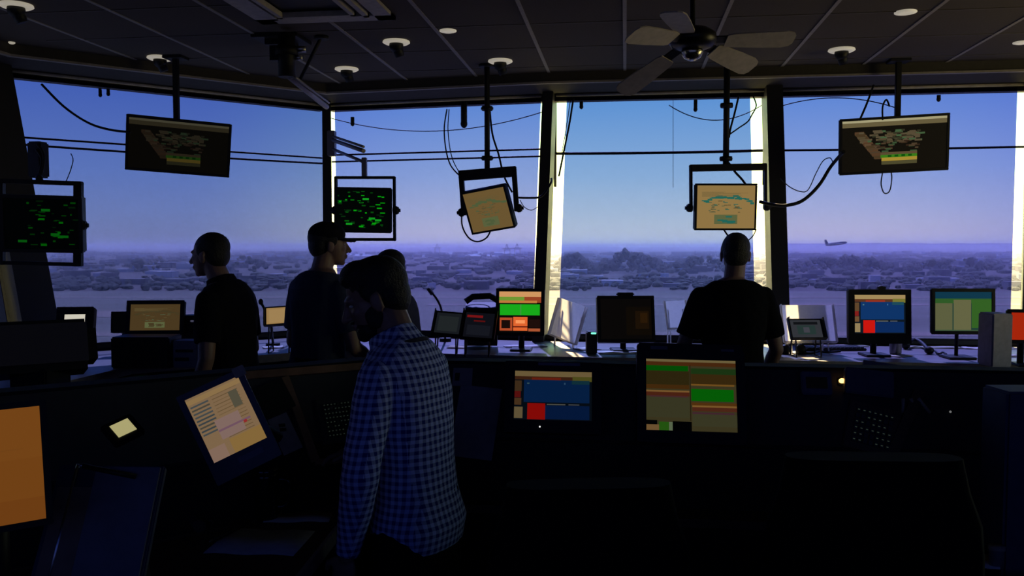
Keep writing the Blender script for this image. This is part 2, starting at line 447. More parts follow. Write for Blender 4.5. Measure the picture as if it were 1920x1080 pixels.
# aeroplane climbing away over the hills
D = 1500; c = at(1568, 457, D); s = 1.35
pl = thing('airplane', 'small dark airliner flying low above the hills at the right', 'airplane', c)
Mp = Matrix.Translation(c) @ Matrix.Rotation(YAW+R(18), 4, 'Z') @ Matrix.Rotation(R(-6), 4, 'Y') @ Matrix.Scale(s, 4)
PLM = mat('airliner_paint', (.09, .09, .11), .5, nscale=.2)
MB().loft([[V(x, r*math.cos(a), r*math.sin(a)) for a in [2*PI*k/12 for k in range(12)]] for x, r in ((-17, .3), (-14, 1.3), (-9, 2), (10, 2), (15, 1.4), (17, .4))]).xf(Mp).build('fuselage', PLM, pl)
MB().solid([V(-4, -16, .2), V(-1, -16, .2), V(5, 0, -.8), V(-3, 0, -.8), V(-4, -16, .5), V(-1, -16, .5), V(5, 0, 0), V(-3, 0, 0)]).xf(Mp).build('wing', PLM, pl)
MB().solid([V(-4, 16, .2), V(-1, 16, .2), V(5, 0, -.8), V(-3, 0, -.8), V(-4, 16, .5), V(-1, 16, .5), V(5, 0, 0), V(-3, 0, 0)]).xf(Mp).build('wing', PLM, pl)
MB().solid([V(-17, -.2, 1), V(-12, -.2, 1), V(-15, -.2, 7), V(-18, -.2, 7), V(-17, .2, 1), V(-12, .2, 1), V(-15, .2, 7), V(-18, .2, 7)]).xf(Mp).build('tail_fin', PLM, pl)
# evening haze over the airfield
hz = bpy.data.materials.new('evening_haze'); hz.use_nodes = True; nt = hz.node_tree; nt.nodes.remove(nt.nodes['Principled BSDF'])
vs_ = nd(nt, 'ShaderNodeVolumeScatter'); vs_.inputs['Color'].default_value = (.97, .95, .97, 1); vs_.inputs['Density'].default_value = 1/5500; vs_.inputs['Anisotropy'].default_value = .2
nt.links.new(vs_.outputs[0], nt.nodes['Material Output'].inputs['Volume'])
a = cq(-9000, 250, 9000, 13000, ZG+.5); b_ = cq(-9000, 250, 9000, 13000, 25)
o = MB().solid(a+b_).build('haze', hz); tag(o, 'bluish evening haze lying over the airfield and city', 'haze', kind='stuff')
# guard wires round the outside of the cab
WP = offs(HEAD, -.30)
def wire_z(i, z, sag, r, label, u=12, rng=(0, 1)):
    a, b_ = WP[i], WP[i+1]
    pts = []
    for k in range(u+1):
        t = rng[0]+(rng[1]-rng[0])*k/u; p = lerp(a, b_, t); s_ = 4*(k/u)*(1-k/u)
        pts.append(V(p.x, p.y, z-sag*s_))
    o = MB().tube(pts, r, 6).build('guard_wire', CABLE); tag(o, label, 'wire')
ZW = 1.7+173*7.2/1600
wire_z(1, ZW+.012, .0, .008, 'upper thin wire outside the angled left window')
wire_z(1, ZW-.035, .01, .009, 'lower thin wire outside the angled left window')
wire_z(2, ZW+.04, .0, .008, 'upper wire crossing outside the window left of the middle pillar')
wire_z(2, ZW-.02, .0, .008, 'lower wire crossing outside the window left of the middle pillar')
wire_z(3, ZW+.0, .006, .012, 'single dark wire crossing outside the palest window')
wire_z(4, ZW+.0, .004, .009, 'single wire outside the right window behind the wide monitor')
wire_z(2, 2.86, .16, .004, 'thin sagging wire near the top of the window left of the middle pillar', 20)
wire_z(3, 2.86, .13, .004, 'thin sagging wire near the top of the palest window', 20, (.55, 1.0))
wire_z(4, 2.79, -.10, .004, 'thin arched wire near the top of the right window', 20, (0, .5))
for i_, ks in ((1, (0, 1)), (2, (1,)), (3, (1,)), (4, (1,))): pass
wp = MB()
for i in range(1, 7):
    p = WP[i]; wp.cyl((p.x, p.y, 2.2), (p.x, p.y, 3.16), .012, n=8)
o = wp.build('guard_wire_posts', BLKM); struct(o)
tag(MB().cyl(at(1262, 188, 7.1), at(1262, 352, 7.0), .002, n=6).build('hanging_thread', CABLE), 'thin vertical thread hanging in the palest window', 'thread')

#@@FIXTURES
# ------------------------------------------------------------------ ceiling fixtures
TRIMW = mat('glowing_trim_enamel', (.75, .70, .6), .45)
for nm_, k_ in (('glowing_trim_enamel', .30),):
    b = MATS[nm_].node_tree.nodes['Principled BSDF']; b.inputs['Emission Color'].default_value = (1, .9, .7, 1); b.inputs['Emission Strength'].default_value = k_  # glow added to the enamel so trim rings and discs show bright
def eyeball(px, py, label, s=1.0):
    p = onz(px, py, ZC)
    t = thing('eyeball_downlight', label, 'ceiling light', p, 'eyeball downlights in the ceiling')
    M = Matrix.Translation(p)
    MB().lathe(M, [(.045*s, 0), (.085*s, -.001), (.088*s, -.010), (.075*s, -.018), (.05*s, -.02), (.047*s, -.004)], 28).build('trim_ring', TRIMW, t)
    B = MB().ell(p+V(0, 0, -.03), (.046*s, .046*s, .046*s)); B.cyl(p+V(0, 0, -.03), p+V(.02, .02, -.095*s), .036*s, .030*s); B.build('lamp_ball', BLK, t)
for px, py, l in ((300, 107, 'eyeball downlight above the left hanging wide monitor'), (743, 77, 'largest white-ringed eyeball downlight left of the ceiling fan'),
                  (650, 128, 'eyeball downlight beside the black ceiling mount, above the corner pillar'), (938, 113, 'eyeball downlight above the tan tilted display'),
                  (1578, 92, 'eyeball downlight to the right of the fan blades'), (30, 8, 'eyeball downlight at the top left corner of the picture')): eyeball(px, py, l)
def disc(px, py, r, label):
    p = onz(px, py, ZC)
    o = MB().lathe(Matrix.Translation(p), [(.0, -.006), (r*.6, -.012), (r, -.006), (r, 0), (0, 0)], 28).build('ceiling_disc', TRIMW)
    tag(o, label, 'ceiling fixture', 'flat white ceiling discs')
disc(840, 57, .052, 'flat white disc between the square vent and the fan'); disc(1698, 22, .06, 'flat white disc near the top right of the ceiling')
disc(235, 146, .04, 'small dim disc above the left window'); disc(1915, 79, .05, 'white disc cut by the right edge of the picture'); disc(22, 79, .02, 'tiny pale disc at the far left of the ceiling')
# square air diffuser
VENT = mat('vent_enamel', (.40, .36, .31), .6)
c0 = onz(742, 30, ZC); c1 = onz(500, 62, ZC)
tv = thing('air_diffuser', 'square metal air diffuser at the top of the ceiling', 'air vent', V(-1.0, 3.2, ZC))
ex = V(1, 0, 0); W = .80
xr = c0.x; yf = (c0.y+.0)
cx, cy = xr-W/2, yf-W/2
def frm(mb, w, t_, z, hh): 
    for sx, sy, lx, ly in ((0, 1, w, t_), (0, -1, w, t_), (1, 0, t_, w), (-1, 0, t_, w)):
        mb.box((cx+sx*(w/2-t_/2), cy+sy*(w/2-t_/2), z), (lx, ly, hh))
m = MB(); frm(m, W, .10, ZC-.012, .02); m.build('outer_frame', VENT, tv)
m = MB(); frm(m, W-.24, .03, ZC-.02, .03); frm(m, W-.36, .025, ZC-.028, .03); m.build('louver', VENT, tv)
MB().box((cx, cy, ZC-.004), (W-.1, W-.1, .004)).build('backing', BLKM, tv)
ORG[tv]; 
# ceiling fan
FB = [mat('fan_blade_wood', (.40, .36, .33), .5), mat('fan_black_metal', (.01, .01, .011), .35, .5), mat('fan_chrome', (.5, .48, .42), .25, 1)]
hc = at(1298, 76, 4.2)
fan = thing('ceiling_fan', 'five-blade ceiling fan with black motor hanging right of centre', 'ceiling fan', V(hc.x, hc.y, ZC))
M = Matrix.Translation(hc)
MB().lathe(M, [(.02, .06), (.08, .055), (.115, .03), (.12, -.005), (.1, -.03), (.06, -.045), (0, -.05)], 28).build('motor_housing', FB[1], fan)
MB().lathe(M, [(.055, ZC-hc.z), (.05, ZC-hc.z-.03), (.014, ZC-hc.z-.05), (.014, .05), (0, .05)], 20).build('downrod', FB[1], fan)
MB().lathe(M, [(.05, -.045), (.055, -.06), (.04, -.085), (.012, -.1), (0, -.1)], 24).build('switch_cup', FB[2], fan)
for (tx, ty, td, pr) in ((1434, 138, 4.62, .55), (1494, 72, 4.25, .45), (1192, 64, 3.86, -.5), (1194, 152, 4.5, -.35), (1262, 26, 3.76, .05)):
    tip = at(tx, ty, td); d = (tip-hc).normalized(); d = d; L0 = .50
    hz_ = d.cross(V(0, 0, 1)).normalized(); up = hz_.cross(d).normalized()
    wv = (hz_*math.cos(pr)+up*math.sin(pr)).normalized(); nv = d.cross(wv).normalized()
    A = Matrix(((d.x, wv.x, nv.x, hc.x), (d.y, wv.y, nv.y, hc.y), (d.z, wv.z, nv.z, hc.z), (0, 0, 0, 1)))
    MB().box((.135, 0, -.004), (.13, .05, .008), A, .002).build('blade_iron', FB[1], fan)
    prof = [(.17, .040), (.2, .048), (.36, .058), (.47, .060), (.505, .050), (.52, .028)]
    pts = [V(x, -w, 0) for x, w in prof]+[V(x, w, 0) for x, w in prof[::-1]]
    m = MB(); m.prism([(p.x, p.y) for p in pts], 0, .007).xf(A).build('blade', FB[0], fan)
# black radar-arm mount on the ceiling with its stay and diagonal beam
tp = onz(528, 70, ZC)
cm = thing('ceiling_mount', 'black ceiling mount with stay rod and diagonal beam below the vent', 'mount', tp)
m = MB(); m.box(tp+V(0, 0, -.012), (.30, .26, .025), None, .004); m.box(tp+V(0, 0, -.04), (.16, .16, .04), None, .004); m.build('mounting_plate', BLKM, cm)
cb = at(538, 145, 5.2)
m = MB(); top = V(cb.x, cb.y, ZC-.03)
m.cyl(top, cb, .052, n=20); m.cyl(lerp(top, cb, .3), lerp(top, cb, .5), .07, n=20); m.box(lerp(top, cb, .45)+RT*-.07, (.05, .05, .09)); m.build('drum', BLKM, cm)
MB().cyl(lerp(top, cb, .35)+RT*.05, lerp(top, cb, .35)+RT*.12, .02).cyl(lerp(top, cb, .55)+RT*.04, lerp(top, cb, .55)+RT*.10, .014).build('adjuster_knob', STEEL, cm)
e1 = at(612, 200, 6.6)
BEAM = mat('beam_grey_metal', (.22, .2, .2), .45, .6)
MB().tube([cb+V(0, 0, .02), e1], .022, 10).tube([cb+RT*.05, e1+RT*.02+V(0, 0, .03)], .009, 8).build('diagonal_beam', BEAM, cm)
m = MB(); s0 = onz(603, 68, ZC); m.cyl(s0, s0+V(0, 0, -.02), .045); m.cyl(s0, lerp(cb, e1, .22), .011); m.build('stay_rod', BLKM, cm)
# small things fixed at the soffit
def stub(px, py, d, h_, label, r=.018):
    p = at(px, py, d)
    o = MB().cyl(p, p+V(0, 0, h_), r, n=12).ell(p, (r*1.1, r*1.1, r*1.4)).build('shade_pull', BLKM); tag(o, label, 'shade pull', 'dark pulls and weights hanging from the window heads')
stub(870, 232, 6.5, .16, 'thick dark pull hanging by the tan tilted display pole', .024)
stub(661, 232, 6.5, .05, 'small dark bulb-shaped pull beside the corner pillar', .014)
stub(1304, 205, 6.45, .07, 'dark pull near the middle of the palest window', .014)
stub(188, 178, 6.3, .05, 'left of two tiny dark pulls above the left window', .012); stub(203, 176, 6.3, .05, 'right of two tiny dark pulls above the left window', .012)
stub(1090, 200, 6.5, .04, 'small dark pull by the cables right of the middle pillar', .014)
stub(1760, 186, 6.35, .03, 'tiny dark knob at the head of the right window', .014)

#@@MONITORS
# ------------------------------------------------------------------ screens
def tan_map(seed=1, w=1, h=1, teal=(40, 120, 105), bg=(172, 140, 84)):
    r = random.Random(seed); L = [(0, 0, 1, 1, bg)]
    for k in range(26):
        t = k/25; x = .08+.84*t; y = .36-.12*math.sin(t*PI)+r.uniform(-.03, .03)
        L.append((x, y, x+r.uniform(.05, .12), y+r.uniform(.02, .06), teal))
    for k in range(34):
        x = r.uniform(.2, .75); y = r.uniform(.35, .62); L.append((x, y, x+r.uniform(.02, .09), y+.018, r.choice([teal, (110, 95, 60), (95, 110, 80)])))
    for k in range(10): L.append((.08, .15+k*.012, .1+r.uniform(.1, .8), .155+k*.012, (120, 105, 66)))
    L.append((.3, .68, .7, .9, (110, 118, 76)))
    for k in range(8):
        x = r.uniform(.32, .58); y = r.uniform(.7, .85); L.append((x, y, x+.11, y+.035, teal))
    return L
def radar(seed, n=46, lo=.0):
    r = random.Random(seed); L = [(0, 0, 1, 1, (2, 5, 3))]
    for k in range(n):
        x = lo+(1-lo)*r.random()*.9; y = .03+.9*r.random(); w = r.uniform(.02, .10); g = r.choice([50, 80, 110, 170])
        L.append((x, y, min(1, x+w), y+r.uniform(.015, .04), (8, g, 14)))
    for (x, y) in ((.18, .82), (.62, .68), (.74, .72), (.5, .2)): L.append((x, y, x+.12, y+.05, (20, 160, 34)))
    return L
def airport(k=1.0):
    c = lambda *a: tuple(int(x*k) for x in a)
    L = [(0, 0, 1, 1, c(20, 17, 11)), (0, .0, 1, .045, c(205, 195, 150)), (0, .045, 1, .13, c(126, 112, 76))]
    r = random.Random(5)
    for q in range(40):
        t = r.random(); L.append((.12+.2*t, .22+.5*t, .18+.2*t+.03, .26+.5*t+.02, c(*r.choice([(100, 70, 45), (85, 65, 40), (110, 85, 60)]))))
    for q in range(70):
        x = r.uniform(.15, .72); y = r.uniform(.2, .42); L.append((x, y, x+r.uniform(.03, .09), y+.035, c(*r.choice([(98, 84, 58), (80, 110, 70), (104, 90, 66), (62, 60, 40)]))))
    for q in range(34):
        x = r.uniform(.25, .7); y = r.uniform(.42, .62); L.append((x, y, x+r.uniform(.03, .08), y+.03, c(*r.choice([(90, 72, 50), (70, 98, 62), (60, 42, 28)]))))
    L += [(.37, .64, .72, .69, c(110, 90, 60)), (.37, .69, .72, .745, c(70, 150, 30)), (.38, .745, .72, .81, c(205, 170, 60)), (.38, .81, .72, .88, c(96, 90, 56))]
    for q in range(4): L.append((.44+q*.065, .695, .475+q*.065, .735, c(18, 96, 14)))
    return L
def strips_blue():
    L = [(0, 0, 1, 1, (14, 24, 34)), (0, 0, 1, .11, (165, 140, 92)), (0, .11, 1, .18, (90, 52, 30)), (.75, .1, 1, .2, (120, 116, 48)), (.22, .13, .6, .18, (150, 50, 28)), (.12, .18, .97, .64, (14, 52, 104)),
         (.34, .70, .97, .98, (12, 42, 92)), (.17, .66, .40, .99, (205, 22, 14)), (0, .2, .09, .42, (96, 70, 44)), (0, .42, .08, .55, (130, 30, 26)), (0, .56, .09, .7, (110, 78, 48)), (0, .74, .11, .97, (150, 130, 90)), (.42, .67, .66, .69, (120, 120, 110)), (.7, .67, .84, .69, (100, 104, 110)),
         (.64, .23, .66, .27, (70, 110, 150)), (.16, .24, .19, .27, (80, 120, 130)), (.74, .18, .97, .26, (30, 74, 90))]
    return L
def strips_green():
    L = [(0, 0, 1, 1, (92, 84, 52)), (0, 0, 1, .035, (165, 145, 95)), (0, .035, 1, .09, (112, 64, 28)), (0, .09, .47, .165, (10, 118, 12)), (.5, .12, 1, .2, (46, 84, 34)), (0, .165, .48, .36, (72, 60, 26)), (0, .36, .48, .42, (104, 66, 24)), (.5, .2, 1, .34, (88, 64, 26)), (.5, .34, .98, .365, (170, 120, 50)),
         (0, .44, .48, .465, (180, 130, 70)), (0, .465, .48, .52, (116, 56, 34)), (.04, .515, .46, .535, (110, 62, 66)), (0, .535, .48, .82, (90, 88, 58)), (.5, .41, .97, .58, (14, 142, 14)), (.5, .6, 1, .64, (126, 78, 28)), (.51, .64, 1, .665, (184, 132, 66)), (.51, .665, 1, .72, (120, 62, 40)), (.51, .735, .97, .76, (104, 62, 74)),
         (.51, .76, 1, .93, (92, 90, 60)), (0, .86, .12, .92, (8, 8, 6)), (0, .92, .14, 1, (170, 130, 80)), (.14, .88, .26, 1, (60, 130, 30)), (.25, .88, .29, 1, (140, 160, 120)), (.29, .87, .5, 1.0, (3, 3, 3)), (.485, .08, .495, .86, (60, 46, 24))]
    return L
def strips_mix():
    L = [(0, 0, 1, 1, (12, 8, 6)), (0, 0, 1, .13, (208, 150, 96)), (0, .13, .6, .27, (110, 150, 50)), (.6, .13, 1, .27, (150, 66, 36)), (0, .22, .9, .28, (190, 120, 60)), (.02, .31, .97, .58, (24, 168, 26)), (.5, .31, .53, .58, (60, 150, 60)),
         (.02, .64, .32, .96, (176, 74, 40)), (.06, .7, .27, .9, (24, 12, 8)), (.34, .62, .68, .96, (225, 100, 46)), (.4, .7, .62, .78, (250, 150, 90)), (.72, .68, .98, .88, (30, 14, 10)), (.7, .9, .98, .97, (170, 84, 50)), (.34, .84, .68, .88, (120, 40, 20))]
    return L
def strips_olive():
    return [(0, 0, 1, 1, (30, 62, 54)), (0, 0, 1, .17, (12, 56, 76)), (0, .17, 1, .29, (48, 92, 40)), (0, .29, .31, .97, (96, 98, 66)), (.33, .2, .64, .97, (104, 104, 70)), (.65, .2, 1, .92, (52, 98, 36)), (0, .97, 1, 1, (60, 84, 60))]
def doc():
    r = random.Random(9); L = [(0, 0, 1, 1, (168, 136, 100)), (0, .03, 1, .1, (185, 150, 100))]
    for k in range(9): L.append((.03, .13+k*.055, .36, .155+k*.055, r.choice([(78, 88, 92), (90, 98, 100), (96, 92, 80)])))
    for k in range(14): L.append((.42, .1+k*.05, .9, .112+k*.05, r.choice([(135, 108, 74), (150, 120, 84)])))
    L += [(.30, .45, .75, .75, (172, 140, 130)), (.72, .15, .88, .4, (110, 104, 84)), (.3, .6, .9, .63, (150, 110, 128)), (.76, .62, .82, .66, (190, 60, 60)), (.4, .78, 1, 1, (178, 140, 80)), (0, .8, .3, 1, (176, 142, 122))]
    return L
def plainc(r, g, b): return [(0, 0, 1, 1, (r, g, b))]

def screen_mesh(name, M, w, h, L, parent, k=1.0, y=0.0):
    """one mesh: lit rectangles on the display surface, local x right, z up, facing -y"""
    m = MB(); mats = []
    for i, (x0, y0, x1, y1, c) in enumerate(L):
        mt = lit(*c, k=k)
        if mt not in mats: mats.append(mt)
        m.mat(mats.index(mt)); yy = y-.00006*i
        x0, x1, y0, y1 = max(0, x0), min(1, x1), max(0, y0), min(1, y1)
        P = [V((x0-.5)*w, yy, (.5-y1)*h), V((x1-.5)*w, yy, (.5-y1)*h), V((x1-.5)*w, yy, (.5-y0)*h), V((x0-.5)*w, yy, (.5-y0)*h)]
        m.quad(*[M @ p for p in P])
    # keep the winding: quads are flat single faces
    me = m.build(name, mats, parent); return me
def casing(M, w, h, dep, bez_, parent, matl=BLK, chin=0, name='casing'):
    """shell with a raised bezel round the screen; the screen plane is y=0"""
    m = MB()
    m.box((0, dep/2+.001, -chin/2), (w+2*bez_, dep, h+2*bez_+chin), M, min(.008, dep*.3))
    m.box((0, dep+.012, -chin/2), (w*.7, .03, h*.65), M, .006)
    shell = m.build(name, matl, parent)
    m = MB(); t_ = .007
    m.box((0, -t_/2+.001, h/2+bez_/2), (w+2*bez_, t_, bez_), M, .002)
    m.box((0, -t_/2+.001, -h/2-bez_/2-chin/2), (w+2*bez_, t_, bez_+chin), M, .002)
    m.box((-w/2-bez_/2, -t_/2+.001, 0), (bez_, t_, h), M, .002); m.box((w/2+bez_/2, -t_/2+.001, 0), (bez_, t_, h), M, .002)
    m.build('bezel', matl, shell); return shell
def S(px, d): return px*d/FPX

# two wide monitors hung on poles
def hung(px, py, d, w, h, yaw, tilt, roll, L, label, polex, k):
    M = frame(px, py, d, yaw, tilt, roll)
    c = M.translation
    t = thing('hanging_monitor', label, 'monitor', c-V(0, 0, h/2), 'wide monitors hung from poles')
    casing(M, w, h, .04, .018, t)
    screen_mesh('screen', M, w, h, L, t, k)
    pt = at(polex, py-70, d+.10); a = M @ V(0, .06, .02)
    q = V(pt.x, pt.y, 0)
    m = MB(); m.box((pt.x, pt.y, (ZC+c.z)/2), (S(10, d), .035, ZC-c.z), None, .004); m.box((pt.x, pt.y, ZC-.01), (.14, .12, .02), None, .003); m.build('ceiling_pole', BLKM, t)
    m = MB(); m.box((0, .058, 0), (.12, .02, .12), M, .004); m.tube([a, V(pt.x, pt.y, c.z+.04)], .018); m.build('tilt_bracket', BLKM, t)
hung(336, 275, 5.85, .635, .335, 22, 12, 3.0, airport(.30), 'wide dim monitor hung on a pole in the left window', 331, 1.0)
hung(1676, 271, 5.95, .69, .355, -8, 8, -2.4, airport(.8), 'wide monitor with a lit airport map hung in the right window', 1683, 1.0)

# square displays held in yokes
def yoke_display(px, py, d, w, h, yaw, tilt, roll, L, label, yk, bars, k=1.0, screws=True, round_=False, bez_=.014, pole=None, dep=.07):
    """yk: (x0, x1, ytop, ybot) of the yoke in pixels at distance d; bars: top bar and leg widths in metres"""
    M = frame(px, py, d, yaw, tilt, roll); c = M.translation
    t = thing('yoke_display', label, 'monitor', V(c.x, c.y, c.z-h/2), 'square displays in yoke brackets')
    casing(M, w, h, dep, bez_, t); screen_mesh('screen', M, w, h, L, t, k)
    Y = frame((yk[0]+yk[1])/2, (yk[2]+yk[3])/2, d+.05, yk[4] if len(yk) > 4 else 0, 0, yk[5] if len(yk) > 5 else 0)
    W_ = S(yk[1]-yk[0], d+.05); H_ = S(yk[3]-yk[2], d+.05)
    tb, lw = bars
    m = MB()
    m.box((0, 0, H_/2-tb/2), (W_, .05, tb), Y, .004)
    for s_ in (-1, 1): m.box((s_*(W_/2-lw/2), 0, 0), (lw, .05, H_), Y, .004)
    if round_: m.box((0, 0, -H_/2+.012), (W_, .04, .022), Y, .008)
    m.build('yoke', BLKM, t)
    for s_ in (-1, 1):
        m = MB(); pz = (Y.inverted() @ c).z
        m.cyl(Y @ V(s_*(W_/2-.02), 0, pz), Y @ V(s_*(W_/2+.022), 0, pz), .024, n=14)
        m.cyl(Y @ V(s_*(W_/2+.02), 0, pz), Y @ V(s_*(W_/2+.034), 0, pz), .013, n=10)
        m.box((s_*W_/2, 0, pz), (.03, .04, .06), Y, .004); m.build('pivot_knob', BLKM, t)
    top = Y @ V(0, 0, H_/2)
    return t, M, Y, top
def ceiling_pole(t, px, ytop, top, r=.016, knobs=()):
    p = V(top.x, top.y, 0)
    m = MB(); m.cyl((top.x, top.y, top.z-.01), (top.x, top.y, ZC), r); m.cyl((top.x, top.y, ZC-.02), (top.x, top.y, ZC), .06)
    for z in knobs: m.cyl((top.x, top.y, z), (top.x, top.y, z+.03), r*2); m.cyl(V(top.x, top.y, z+.015)-RT*.045, V(top.x, top.y, z+.015)+RT*.045, .009)
    m.build('ceiling_pole', BLKM, t)
t, M, Y, top = yoke_display(78, 420, 5.0, .40, .295, 12, 4, 1, radar(4, 40, .3), 'dim green radar display in a yoke at the left pillar', (-2, 150, 338, 498, 8, 1.5), (.025, .045), .22, round_=True, bez_=.02, dep=.09)
m = MB(); pp = at(72, 300, 5.25); m.box(pp, (.09, .09, .22), None, .01); m.cyl(pp+V(0, 0, -.1), top, .02); m.build('wall_bracket', BLKM, t)
t, M, Y, top = yoke_display(680, 394, 6.15, .375, .29, 0, 2, 1, radar(2, 60), 'bright green radar display in a rounded yoke beside the corner pillar', (628, 742, 331, 452, 0, 0), (.018, .018), .8, round_=True, bez_=.018)
m = MB(); pj = at(682, 296, 6.2); pk = at(622, 262, 6.75)
m.box(lerp(pj, top, .5)+V(0, 0, 0), (.035, .035, (pj-top).length), None, .004); m.tube([pk, pj+V(0, 0, .05)], .016); m.tube([pk-V(0, 0, .07), pj-V(0, 0, .03)], .012); m.tube([pk+V(0, 0, .03), pj+V(0, 0, .08)], .01)
m.box(pk-V(0, 0, .03), (.06, .06, .2), None, .006); m.build('swing_arm', BEAM, t)
t, M, Y, top = yoke_display(915, 394, 6.2, .325, .295, -20, 18, -9, tan_map(3, teal=(96, 112, 72), bg=(132, 106, 62)), 'tan map display tilted sideways in a heavy yoke, left of the middle pillar', (862, 971, 316, 400, -6, -4), (.075, .035), .62, dep=.06)
ceiling_pole(t, 913, 190, top, .02, (top.z+.06, top.z+.42))
t, M, Y, top = yoke_display(1361, 388, 6.1, .415, .305, 1, 3, 0, tan_map(8), 'tan map display with teal marks hung level above the right-hand man', (1293, 1437, 308, 392, 0, -1), (.048, .018), .65, dep=.06)
ceiling_pole(t, 1360, 190, at(1361, 312, 6.15), .022, (at(1361, 312, 6.15).z+.04, at(1361, 312, 6.15).z+.42))

# cables hanging about the windows
cable('power_cable', 'cable sagging from the window head to the left hanging monitor', [(78, 158, 5.7), (120, 200), (165, 230), (205, 243), (246, 248, 5.6)], .008, 5.7)
cable('power_cable', 'thin cable hanging down beside the left radar display', [(133, 288, 5.6), (137, 300), (132, 320), (124, 340, 5.1)], .003, 5.4)
cable('power_cable', 'looped cable from the window head to the tilted tan display', [(838, 205, 6.4), (833, 240), (836, 280), (845, 310), (862, 330, 6.2)], .005, 6.35)
cable('power_cable', 'second looped cable just right of the first beside the tilted tan display', [(842, 205, 6.45), (840, 245), (846, 290), (858, 318), (872, 334, 6.25)], .0035, 6.4)
cable('power_cable', 'cable running down the pole behind the tilted tan display', [(918, 200, 6.4), (923, 250), (935, 290), (945, 330), (960, 360, 6.3)], .007, 6.4)
cable('power_cable', 'cable looping below the tilted tan display', [(868, 385, 6.3), (866, 420), (878, 445), (895, 453), (912, 446), (920, 432, 6.3)], .006, 6.35)
cable('power_cable', 'cable from the tilted tan display across to the middle pillar', [(965, 370, 6.3), (990, 371), (1015, 368), (1032, 345), (1034, 335, 6.5)], .008, 6.35)
cable('power_cable', 'thin slack cable under the one reaching the middle pillar', [(975, 375, 6.3), (983, 388), (996, 394), (1008, 388, 6.5)], .003, 6.35)
cable('power_cable', 'dark cable hanging down right of the bright gap at the middle pillar', [(1075, 185, 6.45), (1068, 230), (1060, 270), (1052, 310), (1048, 330, 6.5)], .007, 6.45)
cable('power_cable', 'thin cable beside the one right of the middle pillar', [(1070, 185, 6.45), (1064, 225), (1058, 262), (1053, 290, 6.5)], .003, 6.4)
cable('power_cable', 'cable curving right of the level tan display pole', [(1385, 180, 6.3), (1378, 210), (1370, 240), (1367, 258, 6.2)], .007, 6.2)
cable('power_cable', 'cable bowing from the level display pole to the bright gap', [(1368, 252, 6.2), (1385, 240), (1402, 228), (1410, 215), (1418, 198), (1412, 180, 6.3)], .005, 6.2)
cable('power_cable', 'cable between the yoke and the top of the level tan display', [(1366, 305, 6.15), (1378, 322), (1390, 335), (1400, 348, 6.1)], .008, 6.15)
cable('power_cable', 'thick cable swooping from the level display to the right wide monitor', [(1424, 378, 6.05), (1450, 384), (1475, 385), (1505, 376), (1535, 348), (1558, 312), (1582, 284, 5.75)], .012, 6.0)
cable('power_cable', 'thin cable looping beside the thick swooping one', [(1464, 335, 6.2), (1480, 350), (1500, 359), (1515, 356), (1530, 325), (1543, 302), (1556, 296), (1562, 305, 5.9)], .0035, 6.1)
cable('power_cable', 'cable rising from the right wide monitor to the soffit', [(1612, 225, 5.8), (1625, 195), (1638, 160, 6.0)], .007, 5.9)
cable('power_cable', 'thin cable loop above the right wide monitor', [(1655, 225, 5.8), (1655, 200), (1662, 187), (1668, 200, 5.8)], .006, 5.8)
cable('power_cable', 'thin cable loop dangling under the right wide monitor', [(1655, 322, 5.75), (1652, 345), (1658, 362), (1668, 358), (1672, 335), (1671, 324, 5.75)], .004, 5.75)
cable('power_cable', 'bundle of cable on the left pillar above the radar display', [(70, 270, 5.2), (82, 290), (80, 315), (72, 335), (78, 300), (68, 280, 5.2)], .008, 5.2)
cable('power_cable', 'short cable under the level tan display by the man', [(1357, 430, 6.1), (1362, 438), (1368, 446, 6.1)], .006, 6.1)
cable('power_cable', 'cable from the level display sagging to the bright gap', [(1418, 430, 6.2), (1412, 442), (1404, 450, 6.2)], .004, 6.2)

#@@DESK
# ------------------------------------------------------------------ outer desk following the windows
def clip_y(L): return [V(p.x, max(p.y, .3), 0) for p in L]
DF = clip_y(offs(SILL, .95)); DB = clip_y(offs(SILL, .015))
desk = thing('control_desk', 'long desk running round under all the tower windows', 'desk', V(0, 5.9, 0))
m = MB()
for i in range(0, 7):
    a, b_, c, d = DF[i], DF[i+1], DB[i+1], DB[i]
    m.solid([V(p.x, p.y, ZD-.035) for p in (a, b_, c, d)]+[V(p.x, p.y, ZD) for p in (a, b_, c, d)])
m.build('worktop', LAM, desk)
DF2 = clip_y(offs(SILL, .962)); m = MB()
for i in range(0, 7):
    a, b_, c, d = DF2[i], DF2[i+1], DF[i+1], DF[i]
    m.solid([V(p.x, p.y, ZD-.05) for p in (a, b_, c, d)]+[V(p.x, p.y, ZD+.001) for p in (a, b_, c, d)])
m.build('edge_band', EDGE, desk)
DP = clip_y(offs(SILL, .90)); DQ = clip_y(offs(SILL, .87)); m = MB()
for i in range(0, 7):
    a, b_, c, d = DP[i], DP[i+1], DQ[i+1], DQ[i]
    m.solid([V(p.x, p.y, 0) for p in (a, b_, c, d)]+[V(p.x, p.y, ZD-.035) for p in (a, b_, c, d)])
m.build('front_panel', LAMD, desk)

